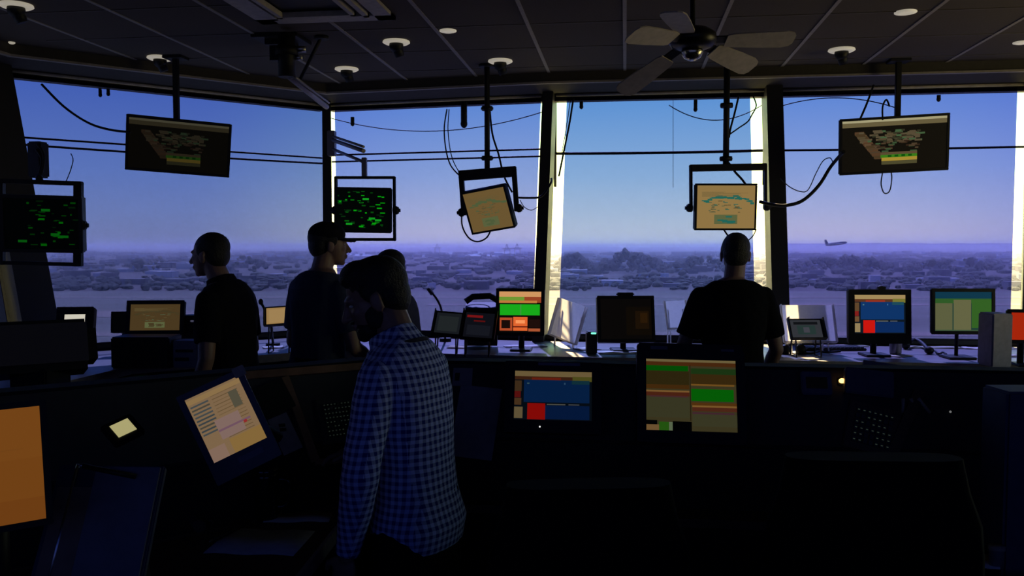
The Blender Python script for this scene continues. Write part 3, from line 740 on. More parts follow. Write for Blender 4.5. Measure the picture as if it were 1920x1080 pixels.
def desk_monitor(px, py, d, w, h, yaw, tilt, L, label, k=1.0, base=None, bez_=.016, chin=0, matl=BLK, dep=.045, roll=0, cat='monitor', name='desk_monitor', z=ZD, neck=.02):
    M = frame(px, py, d, yaw, tilt, roll); c = M.translation
    bp = M @ V(0, dep+.05, 0)
    t = thing(name, label, cat, V(bp.x, bp.y, z))
    casing(M, w, h, dep, bez_, t, matl, chin); screen_mesh('screen', M, w, h, L, t, k)
    B = Matrix.Translation(V(bp.x, bp.y, z)) @ Matrix.Rotation(YAW+R(yaw), 4, 'Z')
    m = MB(); m.box((0, -.02, .008), (w*.5, .17, .014), B, .005); m.build('stand_base', matl, t)
    m = MB(); m.tube([V(bp.x, bp.y, z+.012), V(bp.x, bp.y, max(c.z-.02, z+.03)), M @ V(0, dep*.6, 0)], neck); m.build('stand_neck', matl, t)
    return t, M
# left to right
t, M = desk_monitor(140, 603, 5.0, .115, .085, 8, -14, plainc(232, 226, 208), 'small dark device with a lit white square screen at the left pillar', .75, bez_=.045, dep=.06, name='touch_panel')
t, M = desk_monitor(291, 595, 5.35, .30, .165, 6, -12, tan_map(11, teal=(84, 72, 44), bg=(92, 72, 42)), 'dark monitor showing a dim brown map left of the black-shirted man', .6, bez_=.025)
t, M = desk_monitor(228, 604, 5.6, .11, .12, 12, -10, plainc(6, 8, 12), 'small dark unlit screen behind the brown map monitor', .2, bez_=.01)
t, M = desk_monitor(975, 585, 5.75, .285, .275, -7, -6, strips_mix(), 'square monitor with green and orange blocks at the foot of the middle pillar', 1.0, bez_=.022)
t, M = desk_monitor(1174, 598, 5.7, .34, .27, 2, -12, [(0, 0, 1, 1, (13, 10, 9)), (.5, .2, 1, .9, (20, 14, 7)), (.68, .3, .95, .75, (36, 23, 9)), (.78, .35, .92, .6, (52, 32, 10))], 'large black nearly unlit monitor right of the bright paper rack', .6, bez_=.022, dep=.07)
m = MB(); m.box((0, .01, .168), (.12, .04, .022), M, .008); m.build('handle', BLK, t)
t, M = desk_monitor(1650, 589, 5.45, .32, .245, -2, -4, strips_blue(), 'monitor with a blue page and red square behind the steel tumbler', .95, bez_=.036, dep=.05, chin=.03)
m = MB(); c = M @ V(.01, .01, .17); m.box((.01, .0, .167), (.05, .03, .016), M, .004); m.ell(c, (.022, .018, .014)); m.build('webcam', BLK, t)
t, M = desk_monitor(1806, 584, 5.35, .345, .245, -3, -3, strips_olive(), 'monitor with olive green columns on a thin stand', .9, bez_=.022, dep=.03, neck=.012)
t, M = desk_monitor(1925, 612, 5.0, .16, .16, -14, -4, plainc(190, 44, 14), 'red-orange lit screen cut by the right edge of the picture', .7, bez_=.02)

# paper racks and reading stands
def translucent(name, c, t=.5):
    m = bpy.data.materials.new(name); m.use_nodes = True; nt = m.node_tree; b = nt.nodes['Principled BSDF']; b.inputs['Base Color'].default_value = tuple(c)+(1,); b.inputs['Roughness'].default_value = .6
    tr = nd(nt, 'ShaderNodeBsdfTranslucent'); n = nd(nt, 'ShaderNodeTexNoise'); n.inputs['Scale'].default_value = 12
    rp = nd(nt, 'ShaderNodeValToRGB'); rp.color_ramp.elements[0].color = tuple(x*.85 for x in c)+(1,); rp.color_ramp.elements[1].color = tuple(c)+(1,)
    nt.links.new(n.outputs['Fac'], rp.inputs[0]); nt.links.new(rp.outputs[0], tr.inputs[0]); nt.links.new(rp.outputs[0], b.inputs['Base Color'])
    mx = nd(nt, 'ShaderNodeMixShader'); mx.inputs[0].default_value = t; nt.links.new(b.outputs[0], mx.inputs[1]); nt.links.new(tr.outputs[0], mx.inputs[2]); nt.links.new(mx.outputs[0], nt.nodes['Material Output'].inputs['Surface']); return m
TRW = translucent('translucent_paper', (.88, .86, .82), .7)
CLEAR = transp('clear_plastic', (.9, .9, .92), .12, .1)
def slant(px, py, d, w, h, yaw, tilt, label, sheet, side=None, name='document_stand', cat='document stand', lip=True, roll=0, z=ZD, L=None, k=1):
    M = frame(px, py, d, yaw, tilt, roll); c = M.translation
    foot = M @ V(0, .05, -h/2)
    t = thing(name, label, cat, V(foot.x, foot.y, z))
    if side is not TRW: MB().box((0, .004, 0), (w, .008, h), M, .002).build('back_plate', side or DGREY, t)
    if side is TRW: MB().quad(*[M @ V(x, 0, z_) for x, z_ in ((-w/2, -h/2), (w/2, -h/2), (w/2, h/2), (-w/2, h/2))]).build('paper_sheet', sheet, t)
    elif L: screen_mesh('screen', M, w*.86, h*.84, L, t, k, -.001)
    else: MB().box((0, -.0015, .005), (w*.86, .003, h*.9), M).build('paper_sheet', sheet, t)
    if lip: MB().box((0, -.015, -h/2), (w, .035, .008), M, .002).box((-w/2, -.012, 0), (.008, .03, h), M, .002).box((w/2, -.012, 0), (.008, .03, h), M, .002).build('side_rail', side or DGREY, t)
    for s_ in (-.35, .35):
        a = M @ V(w*s_, .008, h*.25); b_ = M @ V(w*s_, .008, -h/2)
        MB().tube([a, V(b_.x, b_.y, z+.004)+FW*.10, V(b_.x, b_.y, z+.004)-FW*.02, b_], .005).build('prop_leg', side or DGREY, t)
    return t, M
RACK = mat('white_rack_enamel', (.7, .68, .64), .5)
slant(1066, 602, 5.98, .27, .27, -46, -10, 'bright white paper rack at the foot of the middle pillar', TRW, TRW, name='paper_rack', cat='paper rack', roll=12)
slant(1268, 590, 5.9, .15, .20, 5, -18, 'white sheet on a stand left of the right-hand man', TRW, TRW, roll=-3)
slant(1515, 607, 5.7, .35, .26, 0, -20, 'large pale framed stand behind the dark small screen right of the man', TRW, TRW, name='reading_stand')
slant(1512, 617, 5.5, .23, .15, 3, -30, 'small dim document screen lying in the pale framed stand', None, DGREY, name='tablet', cat='tablet', L=[(0, 0, 1, 1, (58, 60, 66)), (.1, .1, .9, .25, (20, 22, 26)), (.2, .3, .8, .8, (44, 62, 60)), (.4, .4, .6, .7, (74, 74, 84))], k=.7)
slant(523, 592, 5.7, .19, .14, 6, -25, 'tan lit map board between the two standing men at the left', None, DGREY, name='map_board', cat='display board', L=[(0, 0, 1, 1, (176, 140, 88)), (.1, .1, .9, .9, (184, 150, 98))], k=.7, roll=-4)
slant(840, 607, 5.6, .19, .20, 0, -40, 'grey slanted touch panel right of the plaid-shirted man', None, DGREY, name='touch_panel', cat='touch panel', L=[(0, 0, 1, 1, (34, 38, 44)), (.1, .15, .9, .85, (46, 52, 54))], k=.5, roll=6)
slant(898, 610, 5.55, .22, .22, -4, -35, 'dark button console left of the green and orange monitor', None, BLK, name='button_console', cat='console', L=[(0, 0, 1, 1, (14, 15, 22)), (.05, .1, .6, .2, (120, 20, 22)), (.3, .3, .7, .36, (90, 14, 14)), (.1, .5, .9, .9, (22, 24, 32))], k=.9, roll=4)
# phone-like console on top of that
p = onz(900, 652, ZD)
t = thing('desk_phone', 'black telephone with raised handset by the middle pillar', 'telephone', at(905, 575, 5.95)-V(0, 0, .2))
c = at(903, 568, 5.95); M = Matrix.Translation(V(c.x, c.y, c.z)) @ Matrix.Rotation(YAW, 4, 'Z')
MB().solid([M @ V(x, y, z) for x, y, z in ((-.11, -.09, -.29), (.11, -.09, -.29), (.11, .09, -.29), (-.11, .09, -.29), (-.11, -.07, -.03), (.11, -.07, -.03), (.11, .09, .0), (-.11, .09, .0))]).build('body', BLK, t)
MB().tube([M @ V(-.11, -.02, .01), M @ V(-.06, -.02, .045), M @ V(.06, -.02, .05), M @ V(.11, -.02, .02)], .022).build('handset', BLK, t)
# microphone boom
a = onz(835, 640, ZD); a = V(a.x, a.y, ZD)
t = thing('gooseneck_microphone', 'thin black gooseneck microphone leaning left of the telephone', 'microphone', a)
MB().cyl(a, a+V(0, 0, .025), .045).build('base', BLK, t); hd = at(803, 541, 5.9)
MB().tube(smoothpts([a+V(0, 0, .02), at(826, 575, 5.9), hd]), .008).build('gooseneck', BLK, t)
MB().cyl(hd, lerp(hd, at(811, 552, 5.9), 1), .014).build('microphone_head', BLK, t)
a = onz(512, 648, ZD)
t = thing('gooseneck_microphone', 'black boom microphone leaning behind the man in the black polo shirt', 'microphone', V(a.x, a.y, ZD))
MB().cyl(a, a+V(0, 0, .02), .05).build('base', BLK, t); hd = at(489, 566, 5.8)
MB().tube([a+V(0, 0, .02), at(508, 604, 5.7), hd], .009).build('gooseneck', BLK, t)
MB().ell(hd, (.016, .016, .022)).build('microphone_head', BLK, t)
# tumbler
p = onz(1679, 664, ZD)
t = thing('tumbler', 'brushed steel tumbler standing before the blue-page monitor', 'tumbler', p); M = Matrix.Translation(p)
MB().lathe(M, [(0, 0), (.034, 0), (.037, .01), (.043, .19), (.043, .2), (0, .2)]).build('cup', mat('tumbler_steel', (.26, .25, .26), .35, .4), t)
MB().lathe(M, [(.044, .195), (.045, .215), (.035, .224), (0, .225)]).build('lid', BLK, t)
# green power lights
def device(px, py, d, w, h, dep, label, ledc=None, ledp=None, name='control_box', cat='device', yaw=0, m_=BLK, k=2.0, z=ZD, lw=(.035, .012)):
    c = at(px, py, d); M = Matrix.Translation(c) @ Matrix.Rotation(YAW+R(yaw), 4, 'Z')
    zt = c.z+h/2
    t = thing(name, label, cat, V(c.x, c.y, z)) 
    hh = zt-z
    M2 = Matrix.Translation(V(c.x, c.y, z+hh/2)) @ Matrix.Rotation(YAW+R(yaw), 4, 'Z')
    MB().box((0, dep/2, 0), (w, dep, hh), M2, min(.008, w*.1)).build('body', m_, t)
    if ledc: 
        q = at(ledp[0], ledp[1], d-.004); L_ = Matrix.Translation(q) @ Matrix.Rotation(YAW+R(yaw), 4, 'Z')
        MB().box((0, 0, 0), (lw[0], .01, lw[1]), L_, .003).build('indicator_light', lit(*ledc, k=k), t)
    return t, M2
device(1110, 645, 5.6, .07, .16, .09, 'small black box with a green light right of the paper rack', (120, 255, 200), (1113, 625), k=1.5)
device(1457, 645, 5.5, .06, .14, .08, 'small black box with a green light at the right-hand man\'s elbow', (60, 200, 130), (1457, 626), k=1.0, lw=(.022, .01))
device(262, 655, 4.95, .34, .14, .2, 'long low black box on the left desk', name='equipment_box', cat='box')
device(350, 618, 5.4, .12, .18, .1, 'dark dial panel half hidden by the black-shirted man', (100, 100, 130), (362, 602), k=.35, name='dial_panel')
t, M = device(346, 655, 5.0, .15, .10, .12, 'pale printer tray beside the black-shirted man\'s elbow', name='label_printer', cat='printer', m_=mat('pale_plastic', (.30, .28, .31), .6))
MB().box((0, -.004, .02), (.10, .012, .015), M).box((-.015, -.004, -.03), (.08, .012, .02), M).build('paper_slot', BLK, t)
device(1880, 630, 5.0, .12, .26, .16, 'grey speaker box at the foot of the right pillar', name='speaker', cat='speaker', m_=mat('speaker_grey', (.42, .38, .42), .6))
# keyboards and papers on the desk
def sheet(px, py, w, l, yaw, label, m_=WHITE, z=ZD, tilt=0, name='paper', cat='paper', th=.002, dz=0):
    p = onz(px, py, z); M = Matrix.Translation(p+V(0, 0, dz)) @ Matrix.Rotation(YAW+R(yaw), 4, 'Z') @ Matrix.Rotation(R(tilt), 4, 'X')
    m = MB(); n = 8
    rings = []
    for k in range(n+1):
        x = (k/n-.5)*w; zz = .002*math.sin(k*1.3+px)+.003
        rings.append([M @ V(x, -l/2, zz), M @ V(x, l/2, zz+.001), M @ V(x, l/2, zz+.001+th), M @ V(x, -l/2, zz+th)])
    return tag(m.loft(rings).build(name, m_), label, cat)
sheet(1300, 663, .34, .12, 0, 'white paper along the desk edge left of the right-hand man')
sheet(1160, 662, .28, .12, 4, 'white paper in front of the black monitor')
sheet(1100, 655, .16, .14, 20, 'curled paper between the paper rack and black monitor')
sheet(880, 652, .30, .14, -8, 'pale sheet on the desk in front of the button console', CREAM)
sheet(985, 650, .30, .12, 10, 'papers under the green and orange monitor')
sheet(1490, 662, .22, .12, -12, 'crumpled white paper right of the right-hand man')
sheet(1580, 648, .30, .20, 6, 'pale papers behind the black keyboard')
sheet(1740, 650, .40, .24, -4, 'wide white sheet right of the steel tumbler')
sheet(1870, 652, .30, .20, 8, 'white paper under the olive green monitor')
sheet(1835, 654, .2, .1, -14, 'white booklet behind the thin monitor stand')
sheet(1895, 668, .12, .1, 0, 'cream card at the right end of the desk', CREAM)
sheet(1690, 668, .16, .08, 30, 'tan card at the foot of the tumbler', CREAM)
sheet(512, 652, .14, .12, 20, 'white papers on the desk between the two standing men')
sheet(185, 650, .26, .2, 30, 'bluish papers heaped beside the small white screen', WHITE)
t = thing('paper_stack', 'bright papers clipped upright seen past the plaid man\'s face', 'papers', onz(655, 650, ZD))
c = at(653, 632, 5.6); M = Matrix.Translation(c) @ Matrix.Rotation(YAW, 4, 'Z') @ Matrix.Rotation(R(-25), 4, 'X')
MB().box((0, 0, 0), (.09, .01, .12), M).build('sheets', WHITE, t); MB().box((0, .012, -.02), (.12, .01, .14), M).build('backing_board', BLK, t)
def keyboard(p, M, w, l, label, rows=5, cols=14, keym=BLK, basem=BLK, name='keyboard', cat='keyboard', th=.018):
    t = thing(name, label, cat, p)
    MB().box((0, 0, th/2), (w, l, th), M, .004).build('base', basem, t)
    m = MB(); kw = w*.94/cols; kl = l*.88/rows
    for r_ in range(rows):
        for c_ in range(cols): m.box(((c_-(cols-1)/2)*kw, (r_-(rows-1)/2)*kl, th+.003), (kw*.8, kl*.78, .008), M)
    o = m.build('keys', keym, t); return t
p = onz(1560, 656, ZD); keyboard(p, Matrix.Translation(p) @ Matrix.Rotation(YAW+R(4), 4, 'Z'), .42, .15, 'black keyboard on the desk right of the right-hand man')
# headset and coiled cords in front of the tumbler
HM_ = thing('headset', 'black headset with its cord lying right of the tumbler', 'headset', onz(1730, 662, ZD))
def dz(px, py, h_=.012): return onz(px, py, ZD)+V(0, 0, h_)
MB().tube(smoothpts([dz(1698, 655, .03), dz(1715, 650, .05), dz(1730, 655, .04), dz(1742, 664, .02)]), .012).build('headband', BLK, HM_)
MB().ell(dz(1698, 655, .03), (.03, .03, .03)).ell(dz(1742, 664, .025), (.03, .03, .025)).build('ear_cup', BLK, HM_)
MB().tube(smoothpts([dz(1742, 664), dz(1752, 661), dz(1760, 667), dz(1768, 664), dz(1774, 668)]), .007).build('cord', BLK, HM_)
H2 = thing('headset', 'black headset heaped between the right-hand man and the keyboard', 'headset', onz(1480, 664, ZD))
MB().tube(smoothpts([dz(1472, 662, .02), dz(1480, 656, .06), dz(1492, 656, .07), dz(1502, 662, .04)]), .014).build('headband', BLK, H2)
MB().ell(dz(1472, 664, .03), (.035, .03, .035)).ell(dz(1502, 664, .03), (.035, .03, .035)).build('ear_cup', BLK, H2)
MB().tube(smoothpts([dz(1502, 664), dz(1520, 666), dz(1536, 662), dz(1550, 664), dz(1575, 662)]), .008).build('cord', BLK, H2)
# glass dome paperweight / bright ball near the strip
# big dark rounded monitor back at far left
t = thing('crt_monitor', 'big dark rounded monitor at the far left on the desk', 'monitor', cp(-2.6, 4.3, ZD))
c = at(75, 655, 4.3); M = Matrix.Translation(c) @ Matrix.Rotation(YAW+R(35), 4, 'Z') @ Matrix.Rotation(R(-18), 4, 'X')
MB().box((0, 0, 0), (.50, .26, .26), M, .05).build('housing', BLK, t)
MB().box((0, -.133, 0), (.40, .006, .20), M, .002).build('screen', lit(10, 10, 16, k=.6), t)
MB().box((c.x, c.y, (c.z+ZD)/2-.06), (.2, .2, max(.02, c.z-ZD-.05)), None, .01).build('pedestal', BLK, t)

#@@CONSOLE
# ------------------------------------------------------------------ inner console
ZT = 1.262; YT = 3.20; YB = 3.0; ZB = .985; ZW = .76
C0 = V(-.974, YT, 0)
wd_ = V(-.7071, -.7071, 0); wn = V(.7071, -.7071, 0)   # along the wing, its normal to the operator
def cons_seg(A, B, n, name, label, wl=.30):
    """console segment between top edge points A, B (plan); n towards the operator"""
    t = thing(name, label, 'console', V((A.x+B.x)/2, (A.y+B.y)/2, 0), 'inner console units')
    bk = -n*.09; z = lambda p, h_: V(p.x, p.y, h_)
    lo = n*.12
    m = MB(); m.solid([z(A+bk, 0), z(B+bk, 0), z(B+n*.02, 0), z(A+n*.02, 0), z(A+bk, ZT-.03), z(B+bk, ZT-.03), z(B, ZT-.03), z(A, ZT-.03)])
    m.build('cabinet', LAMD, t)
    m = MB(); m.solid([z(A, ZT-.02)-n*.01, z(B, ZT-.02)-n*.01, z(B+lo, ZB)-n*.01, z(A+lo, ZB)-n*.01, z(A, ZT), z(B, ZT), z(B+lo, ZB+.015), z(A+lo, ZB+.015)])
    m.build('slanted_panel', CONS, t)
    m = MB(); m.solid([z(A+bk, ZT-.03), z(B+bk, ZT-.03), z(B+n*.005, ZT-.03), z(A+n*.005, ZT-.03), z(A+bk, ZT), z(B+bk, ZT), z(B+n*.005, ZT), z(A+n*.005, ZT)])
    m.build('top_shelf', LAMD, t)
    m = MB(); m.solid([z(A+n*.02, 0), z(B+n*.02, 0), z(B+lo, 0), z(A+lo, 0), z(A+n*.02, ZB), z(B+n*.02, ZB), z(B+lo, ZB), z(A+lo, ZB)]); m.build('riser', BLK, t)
    m = MB(); m.solid([z(A+lo, ZW-.03), z(B+lo, ZW-.03), z(B+lo+n*wl, ZW-.03), z(A+lo+n*wl, ZW-.03), z(A+lo, ZW), z(B+lo, ZW), z(B+lo+n*wl, ZW), z(A+lo+n*wl, ZW)])
    m.build('writing_shelf', LAM2, t)
    return t
LAM2 = mat('worn_wood_top', (.10, .055, .035), .45, nscale=8, namp=.3)
n0 = V(0, -1, 0)
segs = []
segs.append(cons_seg(C0, V(-.26, YT, 0), n0, 'console_unit', 'console unit with hanging papers directly behind the plaid-shirted man', .06))
segs.append(cons_seg(V(-.26, YT, 0), V(.22, YT, 0), n0, 'console_unit', 'console unit holding the small blue and red monitor', .12))
segs.append(cons_seg(V(.22, YT, 0), V(.74, YT, 0), n0, 'console_unit', 'console unit holding the large green striped monitor', .12))
segs.append(cons_seg(V(.74, YT, 0), V(1.9, YT, 0), n0, 'console_unit', 'console unit at the right with the wood-framed keypad', .08))
WE = C0+wd_*1.15
segs.append(cons_seg(C0, C0+wd_*.62, wn, 'console_unit', 'angled console unit with light wooden trim behind the paper-white screen', .01))
segs.append(cons_seg(C0+wd_*.62, C0+wd_*1.7, wn, 'console_unit', 'angled dark console unit at the left with the small yellow display', .01))
# panel frames: local frame on the slanted panel
def panel_frame(px, py, n, A, yawdeg):
    """where the view ray meets the slanted panel; x along it, z up the slope, -y out of it"""
    up = (V(A.x, A.y, ZT)-(V(A.x, A.y, ZB+.015)+n*.12)).normalized(); x = V(-n.y, n.x, 0)
    nn = x.cross(up).normalized()     # out or in
    if nn.dot(n) < 0: nn = -nn
    r = ray(px, py); q = V(A.x, A.y, ZT); s_ = (q-EYE).dot(nn)/r.dot(nn); p = EYE+r*s_
    M = Matrix((( x.x, -nn.x, up.x, p.x), (x.y, -nn.y, up.y, p.y), (x.z, -nn.z, up.z, p.z), (0, 0, 0, 1)))
    return M
def pf(px, py): return panel_frame(px, py, n0, C0, 0)
def pw_(px, py): return panel_frame(px, py, wn, C0, 0)
# blue and red monitor in the console
M = pf(1036, 742) @ Matrix.Translation(V(0, -.02, 0))
t = thing('console_monitor', 'small console monitor with a blue page and red square', 'monitor', M.translation, None)
M = frame(1037, 742, 3.04, -2, -20, 1)
ORG[t] = M.translation.copy(); t.location = M.translation
casing(M, .275, .175, .05, .035, t, BLK, .01); screen_mesh('screen', M, .275, .175, strips_blue(), t, .36)
MB().box((.02, -.008, .113), (.15, .003, .010), M).build('name_plate', mat('dull_blue_plate', (.12, .12, .2), .5), t)
MB().ell(M @ V(-.045, -.008, -.112), (.003, .003, .003)).build('power_light', lit(255, 255, 250, k=1), t)
# large striped monitor
M = frame(1296, 741, 2.98, -3, -18, 1.2)
t = thing('console_monitor', 'large console monitor with green and tan striped lists', 'monitor', M.translation-V(0, 0, .2))
casing(M, .312, .25, .05, .032, t, BLK, .01)
MB().box((0, .03, .16), (.37, .05, .05), M, .006).build('top_housing', BLK, t)
screen_mesh('screen', M, .312, .25, strips_green(), t, .36)
MB().box((-.11, .003, .166), (.06, .003, .012), M).box((.13, .003, .162), (.045, .003, .009), M).build('maker_badge', mat('badge_grey', (.10, .10, .14), .5), t)
MB().tube([M @ V(0, .06, 0), M @ V(0, .14, -.08)], .03).build('mount_arm', BLK, t)
# wooden trim frames on the angled unit
t = thing('trim_frame', 'light brown wooden frame round the keypad bay of the angled console', 'frame', V(C0.x, C0.y, ZB))
def on_w(px, py, off=.01):
    M = pw_(px, py); return M.translation-(M.to_3x3() @ V(0, 1, 0))*off
def bar(mb, a, b_, w, off=.008, th=.012, fn=on_w):
    a, b_ = fn(*a, off), fn(*b_, off); d = b_-a; L_ = d.length; d.normalize()
    nrm = -(pw_(500, 760).to_3x3() @ V(0, 1, 0)) if fn is on_w else -(pf(1000, 760).to_3x3() @ V(0, 1, 0)); s_ = d.cross(nrm).normalized()*w/2; u = nrm*th/2
    mb.solid([a-s_-u, b_-s_-u, b_+s_-u, a+s_-u, a-s_+u, b_-s_+u, b_+s_+u, a+s_+u])
m = MB(); bar(m, (455, 706), (684, 688), .028); m.build('top_rail', WOOD, t)
m = MB(); bar(m, (532, 708), (590, 866), .03); m.build('upright', WOOD, t)
m = MB(); bar(m, (590, 868), (660, 862), .02); m.build('bottom_rail', WOOD, t)
t = thing('blanking_board', 'black blank board beside the paper-white screen', 'panel', on_w(512, 745)); m = MB(); bar(m, (497, 722), (525, 776), .12, .012); m.build('plate', BLK, t)
t = thing('note_card', 'grey printed note card below the black blank board on the angled console', 'card', on_w(530, 812))
m = MB(); bar(m, (517, 782), (548, 848), .075, .012, .003); m.build('card', mat('dull_paper', (.24, .21, .23), .8), t)
m = MB(); bar(m, (520, 800), (532, 799), .012, .0145, .001); bar(m, (522, 808), (534, 807), .012, .0145, .001); m.build('printing', BLK, t)
# keypad on the angled unit
def keypad(M, w, h, label, cols, rows, basem, keym, scr=True, lk=1):
    t = thing('keypad', label, 'keypad', M.translation)
    MB().box((0, -.006, 0), (w*1.35, .012, h*1.3), M, .003).build('face_plate', basem, t)
    m = MB()
    for r_ in range(rows):
        for c_ in range(cols): m.box(((c_-(cols-1)/2)*w/cols, -.016, (r_-(rows-1)/2)*h/rows), (w/cols*.72, .01, h/rows*.7), M)
    kk = m.build('keys', keym, t)
    m = MB()
    for r_ in range(rows):
        for c_ in range(cols):
            if random.random() < .8: m.box(((c_-(cols-1)/2)*w/cols, -.0215, (r_-(rows-1)/2)*h/rows), (w/cols*.35, .001, h/rows*.12), M)
    m.build('key_legends', lit(110, 130, 110, k=.12*lk), kk)
    return t
KEYM = mat('dark_green_key', (.02, .035, .03), .5)
BROWN = mat('brown_face_plate', (.07, .04, .028), .55)
keypad(pw_(632, 788), .11, .13, 'dark keypad half hidden behind the plaid-shirted man', 8, 8, CONS, KEYM)
# papers hanging behind the plaid man
PAPD = mat('grey_note_paper', (.28, .26, .28), .85)  # plain grey paper
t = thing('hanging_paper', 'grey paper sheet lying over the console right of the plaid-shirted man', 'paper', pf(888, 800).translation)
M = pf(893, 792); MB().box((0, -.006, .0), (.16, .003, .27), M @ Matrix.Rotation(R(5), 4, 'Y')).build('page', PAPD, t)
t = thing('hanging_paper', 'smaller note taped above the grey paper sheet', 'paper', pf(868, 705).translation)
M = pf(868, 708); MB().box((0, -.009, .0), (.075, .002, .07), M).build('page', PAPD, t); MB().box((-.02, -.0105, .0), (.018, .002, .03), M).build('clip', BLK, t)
# paper-white rolled display on an arm
M = frame(424, 786, 2.45, 14, -10, -24)
t = thing('tablet_monitor', 'rolled paper-white document screen on the left console', 'monitor', M.translation-V(0, 0, .2))
casing(M, .158, .197, .03, .018, t, mat('navy_casing', (.03, .03, .05), .4), .045); screen_mesh('screen', M, .158, .197, doc(), t, .5)
MB().box((.02, -.008, -.123), (.075, .003, .018), M, .001).build('button_strip', mat('button_strip_grey', (.14, .13, .18), .5), t)
MB().box((.088, -.010, .108), (.034, .006, .03), M, .002).build('taped_note', mat('tape_tan', (.35, .3, .26), .8), t)
MB().tube([M @ V(0, .04, 0), M @ V(.05, .16, -.04), M @ V(.1, .22, -.12)], .02).build('support_arm', BLK, t)
# left worktop (end edge runs towards the viewpoint)
P = [cp(-.583, 2.96), cp(-.625, 2.2), cp(-.66, 1.2), V(-2.3, 1.0, 0), V(-2.12, 1.82, 0), V(-1.02, 2.92, 0)]
t = thing('side_worktop', 'worn wooden worktop under the travel mug and papers at the left', 'worktop', V(P[0].x, P[0].y, 0))
MB().prism([(p.x, p.y) for p in P], ZW-.035+.003, ZW+.003).build('top', LAM2, t)
m = MB(); a, b_ = cp(-.583, 2.96), cp(-.625, 2.2); m.solid([V(p.x, p.y, ZW-.04) for p in (a, b_, b_+RT*.012, a+RT*.012)]+[V(p.x, p.y, ZW+.006) for p in (a, b_, b_+RT*.012, a+RT*.012)]); m.build('edge_strip', EDGE, t)
m = MB(); a, b_ = cp(-.70, 2.8), cp(-.74, 1.3); m.solid([V(p.x, p.y, 0) for p in (a, b_, b_-RT*.03, a-RT*.03)]+[V(p.x, p.y, ZW-.03) for p in (a, b_, b_-RT*.03, a-RT*.03)]); m.build('side_panel', LAMD, t)
ZL = ZW+.003
def sh2(px, py, w, l, yaw, label, m_, dz=0, th=.002): return sheet(px, py, w, l, yaw, label, m_, ZL, dz=dz, th=th)
sh2(490, 1018, .28, .22, -4, 'large white sheet on the wooden worktop in front of the mug', mat('worktop_paper', (.55, .5, .5), .85), .0)
sh2(560, 972, .22, .10, 4, 'tan folder edge behind the travel mug', CREAM)
sh2(375, 935, .17, .20, 28, 'dark speckled notepad on the wooden worktop', mat('notepad', (.14, .11, .12), .9, nscale=60, namp=.4), .0, .01)
# pen on the sheet
t = thing('pen', 'black pen lying on the white sheet', 'pen', onz(425, 1003, ZL)); a = onz(398, 1020, ZL)+V(0, 0, .012); b_ = onz(470, 985, ZL)+V(0, 0, .012)
MB().cyl(a, b_, .006).build('barrel', BLK, t); MB().cyl(lerp(a, b_, -.08), a, .001, .0055).build('tip', STEEL, t)
# travel mug
p = onz(500, 974, ZL); M = Matrix.Translation(p)
t = thing('travel_mug', 'black lidded travel mug with handle on the wooden worktop', 'mug', p)
MB().lathe(M, [(0, 0), (.034, 0), (.037, .008), (.043, .15), (.045, .165), (0, .165)]).build('body', mat('gloss_black', (.006, .006, .007), .12), t)
MB().lathe(M, [(.044, .162), (.048, .166), (.048, .18), (.042, .184), (.038, .176), (0, .176)]).build('lid', mat('gloss_black_lid', (.012, .012, .014), .15), t)
a = RT
MB().tube(smoothpts([p+a*.042+V(0, 0, .14), p+a*.075+V(0, 0, .135), p+a*.082+V(0, 0, .09), p+a*.065+V(0, 0, .05), p+a*.039+V(0, 0, .045)]), .007).build('handle', MATS['gloss_black'], t)
# coiled phone cord and handset in the dark
t = thing('phone_handset', 'dark handset and coiled cord lying left of the notepad', 'handset', onz(320, 950, ZL))
MB().tube(smoothpts([onz(290, 905, ZL)+V(0, 0, .03), onz(310, 925, ZL)+V(0, 0, .06), onz(345, 975, ZL)+V(0, 0, .05), onz(375, 1005, ZL)+V(0, 0, .03)]), .02).build('handset', DGREY, t)
pts = [onz(300, 900, ZL)+V(0, 0, .03)+lerp(V(0, 0, 0), onz(395, 1000, ZL)-onz(300, 900, ZL), k/90)+V(.012*math.cos(k), 0, .012*math.sin(k)) for k in range(91)]
MB().tube(pts, .003, 6).build('coiled_cord', DGREY, t)
# small pale yellow display on the angled left unit
M = frame(231, 802, 2.3, 30, -50, 0)
t = thing('square_display', 'small square pale yellow lit panel in the dark left console', 'display', M.translation-V(0, 0, .05))
M = M @ Matrix.Rotation(R(-26), 4, 'Y')
MB().box((0, .012, 0), (.085, .02, .075), M, .003).build('housing', BLK, t); screen_mesh('lit_face', M, .052, .046, plainc(178, 170, 118), t, .9, 0)
# big orange screen at the very left
M = frame(-8, 878, 1.6, 34, -9, -1)
t = thing('tablet_monitor', 'large amber lit screen cut by the left edge of the picture', 'monitor', M.translation-V(0, 0, .16))
casing(M, .155, .215, .03, .012, t, BLK); screen_mesh('screen', M, .155, .215, [(0, 0, 1, 1, (146, 86, 30)), (0, 0, 1, .45, (149, 89, 32)), (0, .8, 1, 1, (141, 81, 28)), (.2, .36, .8, .365, (140, 84, 32))], t, .55)
MB().tube([M @ V(0, .03, 0), M @ V(0, .1, -.2), V((M @ V(0, .1, -.2)).x, (M @ V(0, .1, -.2)).y, ZL)], .02).build('stand_neck', BLK, t)
